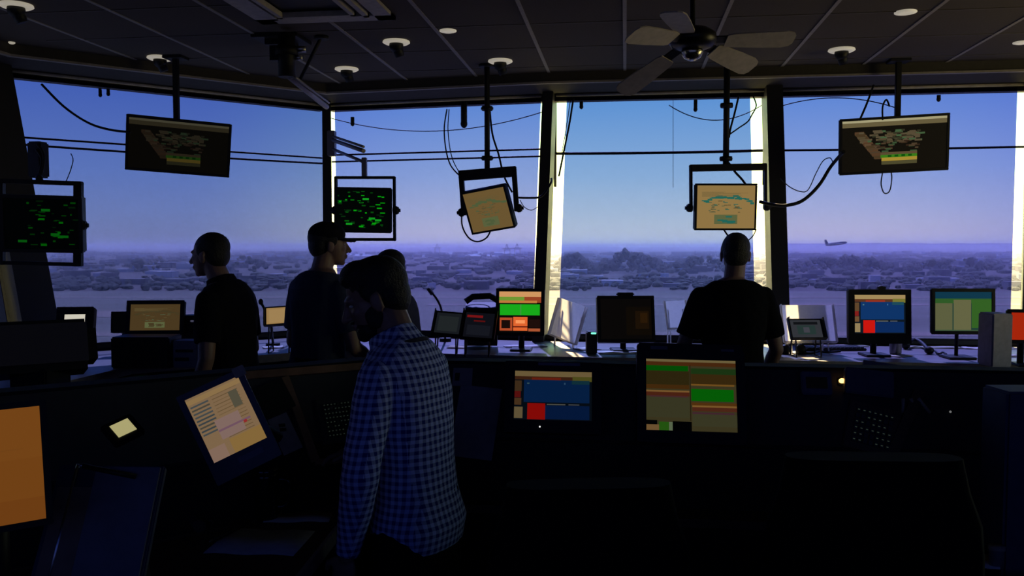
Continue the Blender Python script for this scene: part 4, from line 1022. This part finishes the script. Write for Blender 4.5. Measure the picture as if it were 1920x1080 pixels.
# blue binder standing on a slanted rest, pen on top
M = frame(185, 985, 1.75, 8, -35, 3)
t = thing('ring_binder', 'dark blue ring binder with papers leaning at the lower left', 'binder', M.translation-V(0, 0, .16))
MB().box((0, .012, 0), (.215, .02, .26), M, .003).build('cover', mat('binder_blue', (.05, .055, .09), .5), t)
MB().box((.035, -.001, 0), (.13, .006, .25), M, .001).build('page_block', mat('blue_tint_paper', (.16, .16, .2), .7), t)
MB().box((-.06, -.001, -.02), (.075, .004, .20), M, .001).build('brown_reflection', mat('brown_reflection', (.22, .15, .11), .8), t)  # brown reflection on the binder, painted as a coloured sheet
MB().cyl(M @ V(-.07, .0, -.13), M @ V(-.07, .0, .13), .004).build('spine_ring', STEEL, t)
t2 = thing('pen', 'black pen resting across the top of the blue binder', 'pen', M @ V(0, -.01, .1))
a = M @ V(-.055, -.012, .122); b_ = M @ V(.055, -.012, .10)
MB().cyl(a, b_, .0055).build('barrel', BLK, t2); MB().cyl(lerp(a, b_, -.12), a, .001, .005).build('tip', STEEL, t2)
m = MB(); q = M @ V(0, .06, -.11); m.solid([V(q.x-.1, q.y-.02, ZL), V(q.x+.1, q.y-.02, ZL), V(q.x+.1, q.y+.1, ZL), V(q.x-.1, q.y+.1, ZL), V(q.x-.08, q.y, q.z), V(q.x+.08, q.y, q.z), V(q.x+.08, q.y+.06, q.z+.05), V(q.x-.08, q.y+.06, q.z+.05)])
tag(m.build('book_rest', BLK), 'black wedge rest holding up the blue binder', 'book rest')
# green glows built as lit strips; the right one stands for a reflection
GL = lit(10, 120, 30, k=.10)
t = thing('glow_strip', 'dim green glow strip below the left desk', 'light', at(225, 722, 4.2)); M = frame(228, 718, 4.25, 30, -55, -8)
MB().box((0, .01, 0), (.26, .02, .08), M, .003).build('housing', BLK, t); screen_mesh('lit_face', M, .22, .06, plainc(6, 60, 12), t, .25)
t = thing('glow_strip', 'dim green reflection built as a lit strip at the far right below the desk', 'light', at(1850, 712, 4.2)); M = frame(1860, 708, 4.3, -10, -60, 1)
MB().box((0, .01, 0), (.36, .02, .08), M, .003).build('housing', BLK, t); screen_mesh('lit_face', M, .34, .05, plainc(6, 52, 14), t, .25)

# right console: devices
def panel_box(px, py, w, h, label, name='switch_box', m_=DGREY, dep=.03, cat='device', L=None, k=.3, yaw=0, roll=0, off=0):
    M = pf(px, py) @ Matrix.Rotation(R(roll), 4, 'Y')
    t = thing(name, label, cat, M.translation)
    MB().box((0, -dep/2-off, 0), (w, dep, h), M, .004).build('body', m_, t)
    if L: screen_mesh('screen', M, w*.7, h*.5, L, t, k, -dep-.0015-off)
    return t, M
GD = mat('dull_grey_blue', (.10, .10, .15), .6)
panel_box(1528, 722, .105, .085, 'small grey meter box with dark window on the right console', m_=GD, L=plainc(6, 6, 10))
t, M = panel_box(1577, 716, .025, .025, 'tiny amber indicator lamp on the right console', name='indicator_lamp', m_=BLK, dep=.01, cat='lamp')
MB().ell(M @ V(0, -.014, 0), (.011, .006, .009)).build('bulb', lit(255, 190, 100, k=4), t)
t, M = panel_box(1625, 722, .165, .095, 'grey slanted blank display right of the amber lamp', name='blank_display', m_=mat('display_grey_blue', (.07, .075, .12), .5), dep=.04, roll=6)
t = thing('paper_roll', 'pale rolled chart lying along the top of the right console', 'paper roll', at(1690, 688, 3.35))
MB().cyl(at(1618, 683, 3.3), at(1752, 702, 3.22), .018).build('roll', mat('chart_paper', (.22, .22, .3), .8), t)
MB().cyl(at(1750, 702, 3.215), at(1756, 703, 3.213), .012).build('end_cap', EDGE, t)
Mk = pf(1634, 805) @ Matrix.Rotation(R(14), 4, 'Y')
keypad(Mk, .13, .13, 'wood-framed keypad on the right console', 7, 6, BROWN, mat('slate_key', (.03, .04, .055), .5), lk=1.3)
t = thing('trim_frame', 'slanted wooden trim piece right of the wood-framed keypad', 'frame', pf(1690, 790).translation)
m = MB(); bar(m, (1722, 735), (1672, 850), .035, .012, fn=lambda a, b, o: (lambda M: M.translation-(M.to_3x3() @ V(0, 1, 0))*o)(pf(a, b))); m.build('rail', BROWN, t)
t = thing('pen', 'pale marker pens tucked beside the wooden trim of the right console', 'pens', pf(1715, 752).translation)
m = MB()
for k in range(3): a = pf(1690+k*14, 745).translation-V(0, .02, 0); m.cyl(a, a+V(.02*k, .0, -.05), .006)
m.build('barrel', EDGE, t)
# digital clock with red segments
M = frame(1806, 757, 3.0, -10, -10, 4)
t = thing('digital_clock', 'black digital clock with small red digits', 'clock', M.translation-V(0, 0, .03))
MB().box((0, .026, 0), (.20, .05, .06), M, .004).build('case', BLK, t)
SEG = {'0': 'abcdef', '1': 'bc', '2': 'abged', '3': 'abgcd', '7': 'abc', '9': 'abcdfg'}
m = MB(); m.mat(0)
def digit(ch, x0, w, h):
    T_ = .0022
    pos = {'a': (0, h/2, w, T_), 'g': (0, 0, w, T_), 'd': (0, -h/2, w, T_), 'f': (-w/2, h/4, T_, h/2), 'b': (w/2, h/4, T_, h/2), 'e': (-w/2, -h/4, T_, h/2), 'c': (w/2, -h/4, T_, h/2)}
    for s_ in SEG[ch]:
        x_, z_, a, b_ = pos[s_]; m.box((x0+x_, -.0005, z_), (a, .001, b_), M)
for k, ch in enumerate('190'): digit(ch, -.046+k*.0155, .008, .014)
for k, ch in enumerate('307'): digit(ch, .006+k*.0155, .008, .014)
m.build('digits', lit(255, 16, 24, k=1.6), t)
MB().ell(at(1782, 772, 2.97), (.004, .004, .004)).build('status_dot', lit(200, 200, 200, k=.25), t)
MB().box((0, .06, -.03), (.08, .08, .02), M).build('foot', BLK, t)
# blue-grey box at right edge
device(1938, 840, 2.5, .16, .33, .14, 'tall blue-grey cabinet at the right edge of the picture', name='equipment_cabinet', cat='cabinet', m_=mat('cabinet_blue', (.05, .06, .12), .6), z=0)
# lower right desk with papers
t = thing('side_worktop', 'dark worktop at the lower right corner', 'worktop', cp(1.3, 2.3, 0))
P = [cp(1.16, 2.36), cp(1.1, 1.8), cp(2.3, 1.8), cp(2.3, 2.36)]
MB().prism([(p.x, p.y) for p in P], ZW-.03, ZW).build('top', LAM2, t); MB().box(cp(1.6, 2.1, .365), (.6, .3, .73), None).build('pedestal', LAMD, t)
sheet(1800, 1048, .20, .12, -24, 'bluish paper at the lower right corner', WHITE, ZW)
p = onz(1868, 1062, ZW)
t = thing('glass_jar', 'small clear jar at the lower right corner', 'jar', p); MB().lathe(Matrix.Translation(p), [(0, 0), (.02, 0), (.022, .05), (.02, .055), (0, .055)]).build('body', GREY, t); MB().lathe(Matrix.Translation(p), [(.023, .05), (.023, .062), (0, .062)]).build('lid', EDGE, t)
# office chairs
def chair(loc, rz, label, w=.52, zs=.5, hb=.62):
    t = thing('office_chair', label, 'chair', loc, 'black office chairs at the inner console')
    M = Matrix.Translation(loc) @ Matrix.Rotation(rz, 4, 'Z')
    FAB = mat('black_fabric', (.004, .004, .005), .95, spec=.1, nscale=300, namp=.3)
    MB().box((0, 0, zs), (w, .5, .1), M, .04).build('seat', FAB, t)
    rings = []
    for k in range(9):
        f = k/8; z = zs+.12+hb*f; ww = w/2*(1-.25*abs(f-.45)**2*2); y = -.22-.06*math.sin(f*2.2)
        if f > .85: ww *= .93
        n = 20; rings.append([M @ V(ww*math.copysign(abs(math.cos(a))**.5, math.cos(a)), y+.045*math.copysign(abs(math.sin(a))**.7, math.sin(a)), z) for a in [2*PI*(j+.5)/n for j in range(n)]])
    MB().loft(rings).build('backrest', FAB, t)
    MB().box((0, -.25, zs+.1), (.07, .02, .35), M, .005).build('back_support', BLK, t)
    for s_ in (-1, 1):
        MB().tube([M @ V(s_*w/2, .05, zs), M @ V(s_*(w/2+.04), .05, zs+.1), M @ V(s_*(w/2+.04), .05, zs+.2)], .015).box((s_*(w/2+.04), 0, zs+.215), (.07, .26, .03), M, .01).build('armrest', BLK, t)
    MB().cyl(M @ V(0, 0, .1), M @ V(0, 0, zs-.04), .028).build('gas_column', STEEL, t)
    for k in range(5):
        a = 2*PI*k/5; e = V(.3*math.cos(a), .3*math.sin(a), 0)
        MB().tube([M @ V(0, 0, .12), M @ (e+V(0, 0, .075))], .018).build('base_leg', BLK, t)
        MB().cyl(M @ (e+V(-.02, 0, .03)), M @ (e+V(.02, 0, .03)), .03).build('caster', BLK, t)
chair(cp(.15, 2.12), YAW+R(4), 'black office chair in front of the blue and red console monitor', .46, .5, .56)
chair(cp(.84, 2.2), YAW-R(3), 'black office chair with a taller back in front of the green striped monitor', .50, .5, .60)
#@@PEOPLE
# ------------------------------------------------------------------ people
def bake(mb, voxel, smooth=3, name='tmp', M=None, wob=0, seed=0):
    """one continuous surface out of overlapping closed shells"""
    bmesh.ops.recalc_face_normals(mb.bm, faces=mb.bm.faces)
    me = bpy.data.meshes.new(name); mb.bm.to_mesh(me); mb.bm.free()
    o = bpy.data.objects.new(name, me); COL.objects.link(o)
    r = o.modifiers.new('r', 'REMESH'); r.mode = 'VOXEL'; r.voxel_size = voxel; r.use_smooth_shade = True
    if smooth: s_ = o.modifiers.new('s', 'SMOOTH'); s_.factor = .5; s_.iterations = smooth
    dg = bpy.context.evaluated_depsgraph_get(); ev = o.evaluated_get(dg)
    out = bpy.data.meshes.new_from_object(ev)
    bpy.data.objects.remove(o); bpy.data.meshes.remove(me)
    if wob:
        ns = [v.normal.copy() for v in out.vertices]
        for v, n_ in zip(out.vertices, ns):
            c = v.co; a = noise.noise(V(c.x*9, c.y*9, c.z*5+seed))+.5*noise.noise(V(c.x*22+c.z*14, c.y*22, c.z*10+seed*2))
            v.co = c+n_*a*wob
    if M: out.transform(M)
    for p in out.polygons: p.use_smooth = True
    return out
def place(me, name, m_, parent, label=None):
    me.materials.clear(); me.materials.append(m_); me.name = name
    o = bpy.data.objects.new(name, me); COL.objects.link(o); o.parent = parent
    if label: o['label'] = label
    return o
SKIN = mat('skin', (.27, .155, .11), .5, nscale=40, namp=.08)
HAIR = mat('dark_hair', (.010, .008, .007), .6, nscale=150, namp=.5, bump=.6)
PANTS = mat('black_trousers', (.006, .006, .008), .9, spec=.1, nscale=60)
SHOE = mat('black_shoe_leather', (.01, .01, .01), .4)
def ellring(mb, c, A, rx, ry, n=22, p=2.3):
    out = []
    for i in range(n):
        a = 2*PI*i/n; x = math.copysign(abs(math.cos(a))**(2/p), math.cos(a)); y = math.copysign(abs(math.sin(a))**(2/p), math.sin(a))
        out.append(c+A @ V(x*rx, y*ry, 0))
    return out
def human(name, label, loc, face, H, shirt, arms, lean=0, hump=0, head=(0, 0, 0), nod=0, turn=0, cap=False, beard=False, hair_top=0, sleeve='short', collar=False, build_=1.0, voxel=.0075, skin_voxel=.006, hair=True, bald=False, tilt=0, untuck=.0, lanyard=False):
    """faces local +Y; arms: {'l': (elbow, wrist), 'r': ...} in local metres; face = world direction"""
    k = H/1.77
    f = V(face.x, face.y, 0).normalized(); rz = math.atan2(-f.x, f.y)
    root = thing(name, label, 'person', V(loc.x, loc.y, 0)); root.rotation_euler = (0, 0, rz)
    hip = .95*k
    def T(p):
        """bend the trunk forward above the hips, rounding the upper back"""
        p = Vector(p)
        if p.z <= hip: return p
        a = R(lean)*min(1, (p.z-hip)/.25)+R(hump)*max(0, min(1, (p.z-1.2*k)/.3))
        q = Matrix.Rotation(-a, 3, 'X') @ (p-V(0, 0, hip)); return q+V(0, 0, hip)
    B = build_
    secs = [(.86, .160, .110, 0), (.93, .168, .118, -.005), (1.02, .155, .108, 0), (1.12, .152, .105, .004), (1.22, .165, .112, .002), (1.32, .180, .118, -.004), (1.38, .187, .112, -.010), (1.43, .172, .098, -.014), (1.465, .135, .084, -.018), (1.49, .092, .068, -.018), (1.51, .062, .062, -.014)]
    def torso(mb, grow, z0=0, z1=9, flare=0):
        rings = []
        for z, rx, ry, y in secs:
            if z < z0 or z > z1: continue
            g_ = grow+(flare if z < .95 else 0)
            c = T(V(0, y, z*k)); d = (T(V(0, y, z*k+.02))-T(V(0, y, z*k-.02))).normalized()
            A = Matrix((V(1, 0, 0), d.cross(V(1, 0, 0)), d)).transposed()
            rings.append(ellring(mb, c, A, (rx*B+g_)*k, (ry*B+g_)*k))
        mb.loft(rings)
    sh = {'r': T(V(.172*B*k, -.015, 1.395*k)), 'l': T(V(-.172*B*k, -.015, 1.395*k))}
    hc_ = T(V(0, .0, 1.50*k))+V(head[0], head[1]+.035, head[2]+.145*k)
    HM2 = Matrix.Translation(hc_) @ Matrix.Rotation(R(turn), 4, 'Z') @ Matrix.Rotation(R(-nod), 4, 'X') @ Matrix.Rotation(R(tilt), 4, 'Y') @ Matrix.Scale(k, 4)
    h3 = HM2.to_3x3()
    def E(mb, c, r, rot=None): mb.ell(HM2 @ Vector(c), r, h3 @ (rot or Matrix.Identity(3)), 20, 14)
    # body
    mb = MB(); torso(mb, 0)
    nb = T(V(0, -.02, 1.44*k))
    mb.chain([nb, lerp(nb, HM2 @ V(0, -.03, -.06), .5), HM2 @ V(0, -.02, -.05)], [.066*k, .060*k, .058*k])
    E(mb, (0, -.012, .035), (.076, .098, .084)); E(mb, (0, .028, -.02), (.064, .066, .086)); E(mb, (0, .045, -.075), (.046, .044, .038)); E(mb, (0, .07, -.098), (.022, .02, .017))
    E(mb, (0, .078, .022), (.05, .022, .014)); E(mb, (.034, .066, -.02), (.022, .02, .018)); E(mb, (-.034, .066, -.02), (.022, .02, .018))
    mb.chain([HM2 @ V(0, .094, .012), HM2 @ V(0, .108, -.012), HM2 @ V(0, .116, -.032)], [.007, .009, .013])
    E(mb, (.011, .102, -.034), (.009, .009, .007)); E(mb, (-.011, .102, -.034), (.009, .009, .007))
    E(mb, (0, .094, -.058), (.024, .010, .006)); E(mb, (0, .092, -.070), (.021, .010, .007))
    for s_ in (-1, 1): E(mb, (s_*.079, -.004, -.012), (.009, .020, .032), Matrix.Rotation(R(-12), 3, 'X')); E(mb, (s_*.083, -.012, .0), (.006, .012, .022))
    legs = {}
    for s_ in (-1, 1):
        mb.chain([V(s_*.085*k, 0, .90*k), V(s_*.095*k, .01, .70*k), V(s_*.10*k, .015, .50*k), V(s_*.105*k, -.015, .36*k), V(s_*.105*k, -.01, .10*k)], [.092*k, .078*k, .056*k, .055*k, .036*k])
        mb.chain([V(s_*.105*k, -.02, .05), V(s_*.115*k, .10, .035), V(s_*.12*k, .16, .025)], [.04, .034, .025])
    for sd, (el_, wr_) in arms.items():
        s_ = 1 if sd == 'r' else -1
        el_, wr_ = Vector(el_), Vector(wr_); S_ = sh[sd]
        mb.chain([S_, lerp(S_, el_, .5), el_, lerp(el_, wr_, .35), wr_], [.058*k*B, .048*k*B, .040*k, .042*k, .027*k])
        # hand: palm, four fingers, thumb from the side of the palm
        d = (wr_-el_).normalized(); side = V(0, 1, 0) if abs(d.z) > .6 else V(-s_, 0, 0)
        side = (side-d*side.dot(d)).normalized(); up = d.cross(side).normalized()
        if up.x*s_ < 0: up = -up
        pal = wr_+d*.05
        A = Matrix((side, up, d)).transposed()
        mb.ell(pal, (.040, .016, .052), A)
        for q_, (off_, ln) in enumerate(((.028, .068), (.010, .076), (-.009, .070), (-.027, .056))):
            b0 = wr_+d*.085+side*off_; cu = -up
            p1 = b0+d*ln*.42+cu*ln*.06; p2 = p1+d*ln*.30+cu*ln*.14; p3 = p2+d*ln*.2+cu*ln*.18
            mb.chain([b0-d*.01, p1, p2, p3], [.0095, .0088, .008, .0068], 8)
        t0 = wr_+d*.03+side*.03; t1 = t0+side*.028+d*.025-up*.006; t2 = t1+side*.008+d*.028-up*.01
        mb.chain([t0, t1, t2], [.012, .0105, .008], 8)
    body = place(bake(mb, skin_voxel, 2), 'body', SKIN, root)
    # trousers
    mb = MB(); rings = []
    for z, rx, ry in ((.80, .165, .118), (.90, .176, .128), (1.0, .168, .122), (1.03, .164, .120)): rings.append(ellring(mb, V(0, -.004, z*k), Matrix.Identity(3), rx*k*B, ry*k*B))
    mb.loft(rings)
    for s_ in (-1, 1): mb.chain([V(s_*.085*k, 0, .88*k), V(s_*.095*k, .01, .68*k), V(s_*.10*k, .012, .50*k), V(s_*.105*k, -.012, .34*k), V(s_*.105*k, -.01, .07*k)], [.104*k, .092*k, .072*k, .068*k, .056*k])
    place(bake(mb, .010, 2, wob=.004), 'trousers', PANTS, root)
    for s_ in (-1, 1):
        mb = MB(); mb.chain([V(s_*.105*k, -.035, .048), V(s_*.113*k, .08, .042), V(s_*.122*k, .17, .032)], [.048, .044, .034]); mb.box((s_*.113*k, .06, .012), (.085, .27, .022), None, .008)
        place(bake(mb, .008, 2), 'shoe', SHOE, root)
    # shirt
    mb = MB(); torso(mb, .016, z0=(.86 if untuck else .93), z1=1.49, flare=untuck)
    for sd, (el_, wr_) in arms.items():
        el_, wr_ = Vector(el_), Vector(wr_); S_ = sh[sd]
        if sleeve == 'short': mb.chain([S_+V(0, 0, -.004), lerp(S_, el_, .25), lerp(S_, el_, .4)], [.068*k*B, .072*k*B, .070*k*B]); mb.cyl(lerp(S_, el_, .4), lerp(S_, el_, .74), .070*k*B, .066*k*B, 20)
        else: mb.chain([S_+V(0, 0, -.004), lerp(S_, el_, .25), lerp(S_, el_, .5), el_, lerp(el_, wr_, .4)], [.068*k*B, .072*k*B, .067*k*B, .056*k, .052*k]); mb.cyl(lerp(el_, wr_, .4), lerp(el_, wr_, .97), .052*k, .036*k, 20)
    so2 = place(bake(mb, voxel, 3, wob=.006, seed=H*10), 'shirt', shirt, root)
    if collar:
        n0_ = T(V(0, -.018, 1.462*k)); n1_ = T(V(0, -.012, 1.525*k))
        mb = MB(); d = (n1_-n0_).normalized(); A = Matrix((V(1, 0, 0), d.cross(V(1, 0, 0)), d)).transposed()
        mb.loft([ellring(mb, n0_, A, .095*k, .088*k), ellring(mb, lerp(n0_, n1_, .6), A, .080*k, .078*k), ellring(mb, n1_, A, .072*k, .072*k)])
        place(bake(mb, .006, 2), 'collar', shirt, root)
    if lanyard:
        pts = []
        for i in range(25):
            a = PI*(i/24)*1.5+PI*.75
            r0 = .098*k; c = T(V(r0*math.cos(a), -.02+r0*.95*math.sin(a), (1.475+.012*math.sin(a)*-1)*k)); pts.append(c)
        mb = MB(); mb.tube(pts, .007); me = bpy.data.meshes.new('lanyard'); mb.bm.to_mesh(me); mb.bm.free(); place(me, 'lanyard', mat('navy_webbing', (.01, .01, .03), .8), root, 'dark navy neck lanyard')
    # hair, beard, cap
    if hair:
        mb = MB(); E(mb, (0, -.020, .046), (.081, .100, .084+hair_top*.5)); E(mb, (0, -.052, .0), (.076, .062, .075))
        if hair_top: E(mb, (0, .030, .088+hair_top*.5), (.062, .058, .032+hair_top)); E(mb, (.0, .06, .088), (.055, .032, .028))
        for s_ in (-1, 1): E(mb, (s_*.072, .004, .028), (.010, .032, .036))
        me = bake(mb, .005, 2, wob=.003, seed=4)
        place(me, 'hair', HAIR, root)
    if beard:
        mb = MB(); E(mb, (0, .046, -.080), (.052, .052, .040)); E(mb, (0, .074, -.098), (.028, .026, .022))
        for s_ in (-1, 1): E(mb, (s_*.058, .020, -.050), (.010, .030, .040)); 
        E(mb, (0, .098, -.048), (.024, .008, .005))
        place(bake(mb, .005, 2), 'beard', HAIR, root, 'short dark beard')
    if cap:
        CAPM = mat('cap_cloth', (.010, .010, .014), .85, spec=.15, nscale=200)
        mb = MB(); E(mb, (0, -.012, .062), (.087, .106, .074)); c = place(bake(mb, .006, 2), 'cap', CAPM, root, 'dark baseball cap')
        mb = MB(); rings = []
        for i in range(7):
            t_ = i/6; rings.append([HM2 @ V(x*(1-.35*t_*t_), .075+.085*t_-abs(x)*.35, .040-.012*t_-abs(x)*.18+dz_) for x, dz_ in ((-.07, 0), (-.035, 0), (0, 0), (.035, 0), (.07, 0), (.07, .005), (.035, .005), (0, .005), (-.035, .005), (-.07, .005))])
        mb.loft(rings); bmesh.ops.recalc_face_normals(mb.bm, faces=mb.bm.faces)
        me = bpy.data.meshes.new('brim'); mb.bm.to_mesh(me); mb.bm.free(); b_ = place(me, 'cap_brim', CAPM, c)
    # eyes
    for s_ in (-1, 1):
        mb = MB(); E(mb, (s_*.031, .076, .004), (.011, .010, .006)); me = bpy.data.meshes.new('eye'); mb.bm.to_mesh(me); mb.bm.free(); place(me, 'eye', mat('eye_white', (.5, .5, .5), .2), root)
    return root
# blue gingham cloth
def gingham():
    m = bpy.data.materials.new('blue_gingham'); m.use_nodes = True; nt = m.node_tree; b = nt.nodes['Principled BSDF']; b.inputs['Roughness'].default_value = .85
    b.inputs['Specular IOR Level'].default_value = .15
    tc = nd(nt, 'ShaderNodeTexCoord'); sp = nd(nt, 'ShaderNodeSeparateXYZ'); nt.links.new(tc.outputs['Object'], sp.inputs[0])
    ge = nd(nt, 'ShaderNodeNewGeometry'); vt = nd(nt, 'ShaderNodeVectorTransform', vector_type='NORMAL', convert_from='WORLD', convert_to='OBJECT'); nt.links.new(ge.outputs['True Normal'], vt.inputs[0])
    sn = nd(nt, 'ShaderNodeSeparateXYZ'); nt.links.new(vt.outputs[0], sn.inputs[0])
    def M_(op, a, b_=None):
        n = nd(nt, 'ShaderNodeMath', operation=op)
        for i, x_ in enumerate((a, b_)):
            if x_ is None: continue
            if isinstance(x_, (int, float)): n.inputs[i].default_value = x_
            else: nt.links.new(x_, n.inputs[i])
        return n.outputs[0]
    ax = M_('ABSOLUTE', sn.outputs['X']); ay = M_('ABSOLUTE', sn.outputs['Y']); use_x = M_('GREATER_THAN', ay, ax)
    uu = M_('ADD', M_('MULTIPLY', sp.outputs['X'], use_x), M_('MULTIPLY', sp.outputs['Y'], M_('SUBTRACT', 1.0, use_x)))
    per = .0215
    su = M_('GREATER_THAN', M_('FRACT', M_('DIVIDE', M_('ADD', uu, 5.0), per)), .5)
    sv = M_('GREATER_THAN', M_('FRACT', M_('DIVIDE', sp.outputs['Z'], per)), .5)
    s_ = M_('MULTIPLY', M_('ADD', su, sv), .5)
    rp = nd(nt, 'ShaderNodeValToRGB'); rp.color_ramp.elements[0].color = (.52, .60, .92, 1); rp.color_ramp.elements[1].color = (.015, .04, .24, 1)
    nt.links.new(s_, rp.inputs[0]); nt.links.new(rp.outputs[0], b.inputs['Base Color'])
    return m
GING = gingham()
BLACKSH = mat('black_cotton', (.006, .006, .008), .95, spec=.08, nscale=100)
POLO = mat('black_polo', (.008, .008, .012), .9, spec=.1, nscale=100)
GREYT = mat('slate_tee', (.045, .055, .09), .9, spec=.1, nscale=100)
BLUET = mat('dusty_blue_tee', (.05, .05, .09), .9, spec=.1, nscale=100)
L_ = -RT
# man in gingham, near, head bowed
human('person', 'man in a blue and white checked shirt, head bowed over the console, nearest the camera', cp(-.282, 2.52), (L_*math.cos(R(26))+FW*math.sin(R(26))), 1.685, GING,
      {'l': (V(-.25, .02, 1.07)), 'r': None} if False else {'l': (V(-.235, .035, 1.065), V(-.215, .10, .83)), 'r': (V(.25, .10, 1.08), V(.20, .34, 1.02))},
      lean=3, hump=8, head=(0, .012, -.015), nod=20, turn=30, beard=True, hair_top=.012, sleeve='long', collar=True, build_=.88, voxel=.006, skin_voxel=.005, untuck=.012, lanyard=True)
# man in black tee at the right, back to us
human('person', 'man in a black t-shirt seen from behind, leaning on the right-hand desk', cp(1.275, 4.90), FW, 1.78, BLACKSH,
      {'l': (V(-.285, .05, 1.10), V(-.29, .26, 1.0)), 'r': (V(.27, .06, 1.10), V(.25, .22, .92))}, lean=4, hump=2, head=(.03, .0, .0), turn=-6, build_=1.03)
# man in black polo, profile to the left
human('person', 'man in a black polo shirt standing in profile before the angled left window', cp(-1.555, 4.72), (L_*math.cos(R(14))+FW*math.sin(R(14))), 1.78, POLO,
      {'l': (V(-.24, .0, 1.11), V(-.22, .10, .86)), 'r': (V(.24, .02, 1.11), V(.2, .2, .95))}, lean=2, hump=6, head=(0, .02, 0), nod=2, collar=True, build_=1.0)
# man in cap
human('person', 'man in a dark cap and slate t-shirt, back turned, at the corner pillar', cp(-1.13, 4.93), (FW*math.cos(R(38))+RT*math.sin(R(38))), 1.84, GREYT,
      {'l': (V(-.26, .03, 1.13), V(-.24, .20, .98)), 'r': (V(.26, .05, 1.13), V(.22, .24, 1.02))}, lean=2, hump=4, turn=-30, cap=True, head=(0, 0, 0), build_=1.0)
# man half hidden behind the near one
human('person', 'man in a dusty blue t-shirt half hidden behind the bowed head of the near man', cp(-.65, 5.02), (L_*math.cos(R(20))+FW*math.sin(R(20))), 1.68, BLUET,
      {'l': (V(-.25, .03, 1.06), V(-.2, .22, 1.0)), 'r': (V(.26, .04, 1.06), V(.22, .24, 1.02))}, lean=3, hump=3, head=(0, 0, 0), nod=8, build_=.84)
#@@END
# ------------------------------------------------------------------ light
w = bpy.data.worlds.new('sky'); SC.world = w; w.use_nodes = True
nt = w.node_tree; bg = nt.nodes['Background']
tc = nd(nt, 'ShaderNodeTexCoord'); sep = nd(nt, 'ShaderNodeSeparateXYZ'); nt.links.new(tc.outputs['Generated'], sep.inputs[0])
def ramp(stops, src):
    r_ = nd(nt, 'ShaderNodeValToRGB'); cr = r_.color_ramp
    while len(cr.elements) > 1: cr.elements.remove(cr.elements[-1])
    cr.elements[0].position = stops[0][0]; cr.elements[0].color = tuple(stops[0][1])+(1,)
    for p, c in stops[1:]: e = cr.elements.new(p); e.color = tuple(c)+(1,)
    nt.links.new(src, r_.inputs[0]); return r_.outputs[0]
el = nd(nt, 'ShaderNodeMapRange'); el.inputs['From Min'].default_value = -.02; el.inputs['From Max'].default_value = .48
nt.links.new(sep.outputs['Z'], el.inputs['Value'])
K = 8.0
def q(*c): return tuple(x/K for x in c)
near = ramp([(0, q(8.0, 6.2, 1.6)), (.04, q(8.0, 6.2, 1.6)), (.067, q(7.8, 5.8, 1.6)), (.118, q(6.2, 5.2, 1.65)), (.2, q(4.2, 4.4, 1.68)), (.37, q(1.9, 3.1, 1.62)), (.7, q(.8, 1.6, 1.5)), (1, q(.5, 1.0, 1.4))], el.outputs[0])
far = ramp([(0, q(3.6, 3.0, 1.2)), (.04, q(3.6, 3.0, 1.3)), (.067, q(3.3, 2.8, 1.3)), (.118, q(3.0, 2.85, 1.5)), (.2, q(2.3, 2.55, 1.6)), (.37, q(1.25, 1.7, 1.5)), (.7, q(.5, .9, 1.1)), (1, q(.35, .6, 1.0))], el.outputs[0])
sd = (RT*((1215-960)/FPX)+FW).normalized()
dt = nd(nt, 'ShaderNodeVectorMath', operation='DOT_PRODUCT'); dt.inputs[1].default_value = sd
nt.links.new(tc.outputs['Generated'], dt.inputs[0])
az = nd(nt, 'ShaderNodeMapRange', interpolation_type='SMOOTHSTEP'); az.inputs['From Min'].default_value = .86; az.inputs['From Max'].default_value = .985
nt.links.new(dt.outputs['Value'], az.inputs['Value'])
mx = nd(nt, 'ShaderNodeMix', data_type='RGBA'); nt.links.new(az.outputs[0], mx.inputs[0]); nt.links.new(far, mx.inputs[6]); nt.links.new(near, mx.inputs[7])
nt.links.new(mx.outputs[2], bg.inputs[0]); bg.inputs[1].default_value = K
sl = bpy.data.lights.new('sun', 'SUN'); sl.energy = 30; sl.color = (1, .74, .42); sl.angle = R(.6)
so_ = bpy.data.objects.new('sun', sl); COL.objects.link(so_)
sun_dir = V(-.17, 1, 0).normalized()*math.cos(R(48))+V(0, 0, math.sin(R(48)))
so_.rotation_euler = sun_dir.to_track_quat('Z', 'Y').to_euler(); so_.location = (0, 20, 30)
vs = SC.view_settings; vs.view_transform = 'Standard'; vs.look = 'None'; vs.exposure = 0; vs.gamma = 1; vs.use_curve_mapping = False
SC.cycles.use_denoising = True
SC.cycles.max_bounces = 8; SC.cycles.transparent_max_bounces = 16; SC.cycles.caustics_reflective = False; SC.cycles.caustics_refractive = False
SC.cycles.sample_clamp_indirect = 4
for o in list(bpy.data.objects):
    if o.type == 'MESH':
        pass
